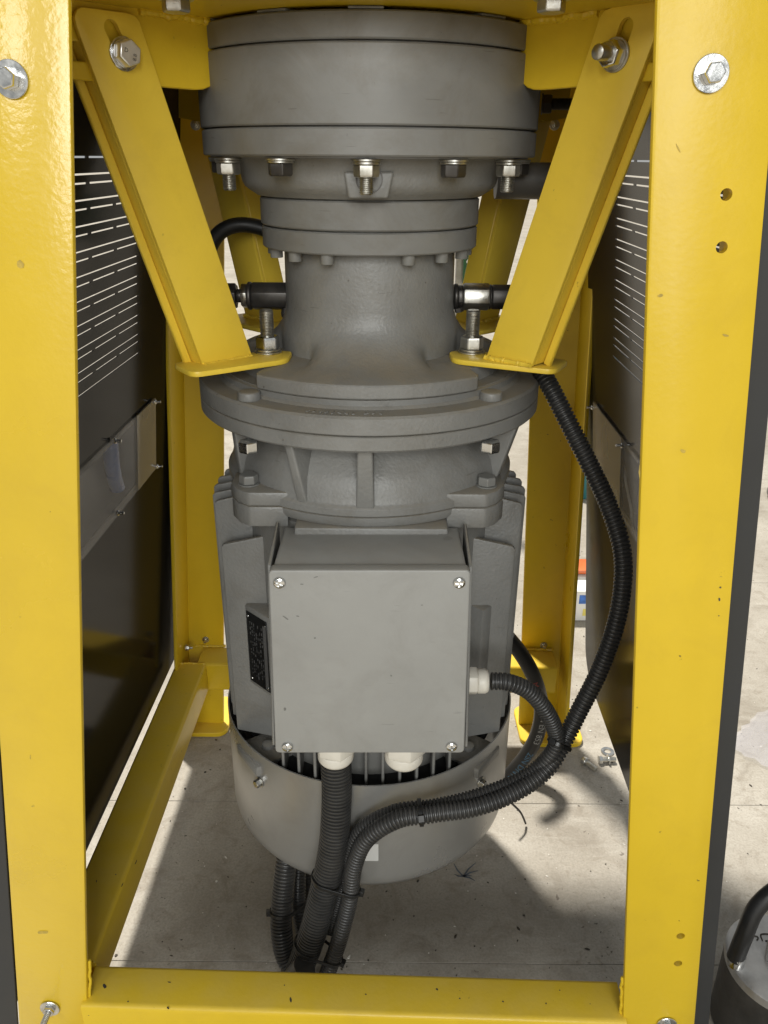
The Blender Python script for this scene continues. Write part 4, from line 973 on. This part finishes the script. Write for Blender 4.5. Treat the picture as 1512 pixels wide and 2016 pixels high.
# cable ties
def tie(pa, ra, pb, rb, px, py, Y, label, head=None, wd=0.0042):
    """band pulled tight round one conduit (pb None) or two"""
    tgt = onY(px, py, Y); i = min(range(1, len(pa)-1), key=lambda k: (pa[k]-tgt).length); d = (pa[i+1]-pa[i-1]).normalized(); c = pa[i]
    f = O-c; f = (f-d*f.dot(d)).normalized(); s_ = f.cross(d).normalized()
    if s_.x < 0: s_ = -s_
    cs = [((0.0, 0.0), ra)]
    if pb is not None:
        q = min(pb, key=lambda p: abs((p-c).dot(d))+0.2*(p-c).length)-c; cs.append(((q.dot(s_), q.dot(f)), rb))
    pts = [(u+(r+0.0007)*cos(a), v+(r+0.0007)*sin(a)) for (u, v), r in cs for a in [2*pi*k/48 for k in range(48)]]
    pts = sorted(set(pts)); hull = []
    for seq in (pts, pts[::-1]):
        h = []
        for p in seq:
            while len(h) > 1 and (h[-1][0]-h[-2][0])*(p[1]-h[-2][1])-(h[-1][1]-h[-2][1])*(p[0]-h[-2][0]) <= 0: h.pop()
            h.append(p)
        hull += h[:-1]
    n = len(hull); vs = []
    for k in range(n):
        p, a, b2 = hull[k], hull[k-1], hull[(k+1) % n]; nx, ny = b2[1]-a[1], -(b2[0]-a[0]); l = sqrt(nx*nx+ny*ny); nx, ny = nx/l, ny/l
        for e, t in ((-wd/2, 0), (wd/2, 0), (wd/2, 0.0012), (-wd/2, 0.0012)): vs.append(c + d*e + s_*(p[0]+nx*t) + f*(p[1]+ny*t))
    b = MB().add(vs, [[k*4+j_, k*4+(j_+1) % 4, ((k+1) % n)*4+(j_+1) % 4, ((k+1) % n)*4+j_] for k in range(n) for j_ in range(4)])
    hu = Vector((cos(head), sin(head))); p = max(hull, key=lambda q_: q_[0]*hu.x+q_[1]*hu.y); nn_ = (s_*hu.x+f*hu.y).normalized(); tt = d.cross(nn_)
    b.box(c + s_*p[0] + f*p[1] + nn_*0.0022, (0.0046, 0.0068, 0.0062), Matrix((nn_, tt, d)).transposed())
    tag(put('cable_tie', b.mesh('cable_tie', M_tie, bevel=0.0004, seg=1)), label, 'cable tie', 'black cable ties round the conduits')
tie(P2, 0.009, P4, 0.0084, 1104, 1466, 0.66, 'black cable tie at the Y where two conduits join right of the motor', 1.9)
tie(P2, 0.009, P4, 0.0084, 828, 1604, 0.617, 'black cable tie round two conduits in front of the fan cover middle', 1.3)
tie(P1, 0.0152, P2, 0.009, 650, 1728, 0.632, 'black cable tie strapping thick and thin conduit just below the white sticker', 0.0)
tie(P1, 0.0152, P2, 0.009, 610, 1860, 0.628, 'black cable tie strapping the conduits just above the yellow front tube', 0.1)
tie(P3, 0.0125, P5, 0.0088, 556, 1795, 0.68, 'black cable tie round the two glossy conduits at far left', 3.0)
# tie off-cut
a, b_ = onZ(1008, 1582, 0.05), onZ(1036, 1624, 0.002)
tag(put('tie_offcut', MB().tube(spline([a, a.lerp(b_, 0.5)+Vector((0.002, 0, 0.003)), b_], 0.004), 0.0016, 6).mesh('tie_offcut', M_tie)), 'black cable tie tail poking out below the conduit right of the fan cover', 'cable tie')

# ================================================================== LOOSE HARDWARE ON THE FLOOR
def loose_bolt(px, py, ang, label, af, collar):
    p = onZ(px, py, 0.0); d = Vector((cos(ang), sin(ang), 0)); R = af/sqrt(3)
    t = thing('loose_bolt', label, 'bolt', (p.x, p.y, 0), 'loose bolts on the floor')
    c_ = p+Vector((0, 0, R))
    put('hex_head', hexm(af, 0.006, M_zinc), t, zmat(c_-d*0.012, d, 0.52)); put('shank', MB().lathe([(0.0042, 0), (0.0042, 0.02), (0.0036, 0.0215)], c_-d*0.006, 20, M=zmat((0,0,0), d).to_3x3()).mesh('shank', M_zincd), t)
    put('washer', washm(collar, 0.0012, M_zinc), t, zmat(c_+d*(0.003 if ang > -0.3 else -0.0058), d))
loose_bolt(1192, 1502, 0.05, 'loose zinc bolt lying sideways just below the loose washer', 0.0115, 0.0085)
loose_bolt(1158, 1511, -1.0, 'loose zinc bolt pointing at the camera, left of the other bolt', 0.0115, 0.0075)
p = onZ(1196, 1480, 0.0005); tag(put('loose_washer', washm(0.0105, 0.0014, M_zinc), None, Matrix.Translation(p)), 'loose flat zinc washer on the floor beside the right black panel', 'washer')

# ================================================================== THINGS AROUND
# heavy round steel piece with a rubber covered handle, bottom right
ZK = 0.105
kc = onZ(1545, 1890, ZK); KR = 0.058
pot = thing('steel_weight', 'round worn steel weight with black rubber handle and chalked 5D on top', 'weight', (kc.x, kc.y, 0))
put('drum', MB().lathe([(KR-0.004, 0.0008), (KR, 0.006), (KR, ZK-0.012)], (kc.x, kc.y, 0), 72).mesh('drum', M_potd), pot)
put('top_face', MB().lathe([(KR, ZK-0.0118), (KR, ZK-0.002), (KR-0.003, ZK), (0.0, ZK)], (kc.x, kc.y, 0), 72).mesh('top_face', M_pot, weld=True), pot)
kn = kc; knob = MB().lathe([(0.024, 0), (0.024, 0.016), (0.021, 0.020), (0.0, 0.021)], (kn.x+0.002, kn.y, ZK), 6)
put('centre_nut', knob.mesh('centre_nut', M_pot, bevel=0.002), pot)
ha = onZ(1447, 1896, ZK); hb_ = Vector((2*kc.x-ha.x, ha.y+0.02, ZK))
put('handle_stub', MB().lathe([(0.009, 0), (0.009, 0.012), (0.006, 0.016)], ha, 20).mesh('handle_stub', M_zinc), pot)
put('handle_stub', MB().lathe([(0.009, 0), (0.009, 0.012), (0.006, 0.016)], hb_, 20).mesh('handle_stub', M_zinc), pot)
hx = (hb_.x-ha.x)
hp_ = spline([ha+Vector((-0.001, 0, 0.008)), ha+Vector((0.002, 0, 0.040)), ha+Vector((hx*0.10, 0.006, 0.072)), ha+Vector((hx*0.27, 0.01, 0.094)), ha+Vector((hx*0.5, 0.014, 0.105)), hb_+Vector((-hx*0.27, 0, 0.094)), hb_+Vector((-hx*0.1, 0, 0.072)), hb_+Vector((0, 0, 0.008))], 0.004)
put('handle', MB().tube(hp_, 0.0088, 20).mesh('handle', M_rub), pot)
b = MB()
for st in (((1478, 1831), (1478, 1841), (1491, 1844), (1492, 1849), (1488, 1852)), ((1501, 1852), (1498, 1840), (1512, 1839), (1520, 1843), (1518, 1850), (1506, 1853))):
    pts = spline([onZ(x, y, ZK+0.0001) for x, y in st], 0.0015); b.tube(pts, 0.0008, 6)
put('chalk_mark', b.mesh('chalk_mark', M_chipd), pot)
# crumpled clear bag on the floor at the right edge
bc = onZ(1500, 1460, 0.0); b = MB(); n = 16; g = []
for i in range(n+1):
    for j in range(n+1):
        u, v_ = i/n-0.5, j/n-0.5
        z = 0.004 + 0.018*max(0, (1-4*(u*u+v_*v_)))*(0.5+random.random()) + 0.004*random.random()
        p = Matrix.Rotation(0.7, 3, 'Z') @ Vector((u*0.21+random.uniform(-.004, .004), v_*0.15+random.uniform(-.004, .004), 0)); g.append(Vector((bc.x+0.06+p.x, bc.y+p.y, z)))
b.add(g, [[i*(n+1)+j, i*(n+1)+j+1, (i+1)*(n+1)+j+1, (i+1)*(n+1)+j] for i in range(n) for j in range(n)])
tag(put('plastic_bag', b.mesh('plastic_bag', M_bag, smooth=20)), 'crumpled clear plastic bag lying on the floor at the right edge', 'bag')
# behind, seen through the gaps on the right
p = onZ(1142, 1226, 0)
bxp = put('printed_packet', MB().box((p.x+0.02, p.y+0.03, 0.036), (0.11, 0.05, 0.070)).mesh('printed_packet', M_paper, bevel=0.003)); tag(bxp, 'white packet with blue and yellow print beside the right rear post', 'packet')
put('blue_patch', MB().box((p.x+0.015, p.y+0.0045, 0.052), (0.042, 0.0005, 0.020)).mesh('blue_patch', M_blue), bxp); put('yellow_patch', MB().box((p.x+0.024, p.y+0.0045, 0.022), (0.04, 0.0005, 0.016)).mesh('yellow_patch', M_yprint), bxp)
p = onZ(1140, 1172, 0)
tr = put('orange_tray', MB().box((p.x+0.03, p.y+0.06, 0.040), (0.16, 0.06, 0.012)).mesh('orange_tray', M_orange, bevel=0.006)); tag(tr, 'orange and white plastic tray behind the printed packet', 'tray')
put('white_lid', MB().box((p.x+0.03, p.y+0.06, 0.0165), (0.17, 0.07, 0.031)).mesh('white_lid', M_paper, bevel=0.006), tr)
p = onY(1141, 1060, 2.1)
tag(put('teal_stand', MB().loft([Vector((p.x-0.03, 2.1, 0.0008)), Vector((p.x+0.06, 2.1, 0.0008)), Vector((p.x+0.06, 2.16, 0.0008)), Vector((p.x-0.03, 2.16, 0.0008))], [Vector((p.x-0.0, 2.1, 0.42)), Vector((p.x+0.05, 2.1, 0.42)), Vector((p.x+0.05, 2.16, 0.42)), Vector((p.x, 2.16, 0.42))]).mesh('teal_stand', M_teal, bevel=0.004)), 'teal painted stand far behind the right rear post', 'stand')
# green sign with white noughts and galvanised post, far behind
pA = onY(912, 560, 2.0); pB = onY(990, 470, 2.0)
sg = put('green_sign', MB().box(((pA.x+pB.x)/2, 2.02, (pA.z+pB.z)/2), (pB.x-pA.x, 0.012, pB.z-pA.z)).mesh('green_sign', M_green, bevel=0.001)); tag(sg, 'green sign with white digits glimpsed between gearbox neck and rear brace', 'sign')
v, f = text_mesh('000', 0.036)
for k in range(1):
    vv = [Vector((pA.x+0.006+q_.y, 2.0132, pB.z-0.045-q_.x)) for q_ in v]
    put('sign_digits', MB().add(vv, f).mesh('sign_digits', M_paper), sg)
sp = onY(905, 540, 2.05); tag(put('sign_post', MB().box((sp.x, 2.05, 0.65), (0.022, 0.022, 1.299)).mesh('sign_post', M_gal, bevel=0.002)), 'galvanised square post carrying the green sign', 'post')
p = onZ(1512, 985, 0)
tag(put('cable_coil', MB().tube([Vector((p.x+0.09+0.08*cos(a), p.y+0.08*sin(a), 0.012+0.004*sin(3*a))) for a in [2*pi*i/48 for i in range(97)]], 0.009, 10).mesh('cable_coil', M_pipe)), 'grey cable coil on the bright floor at far right', 'cable')
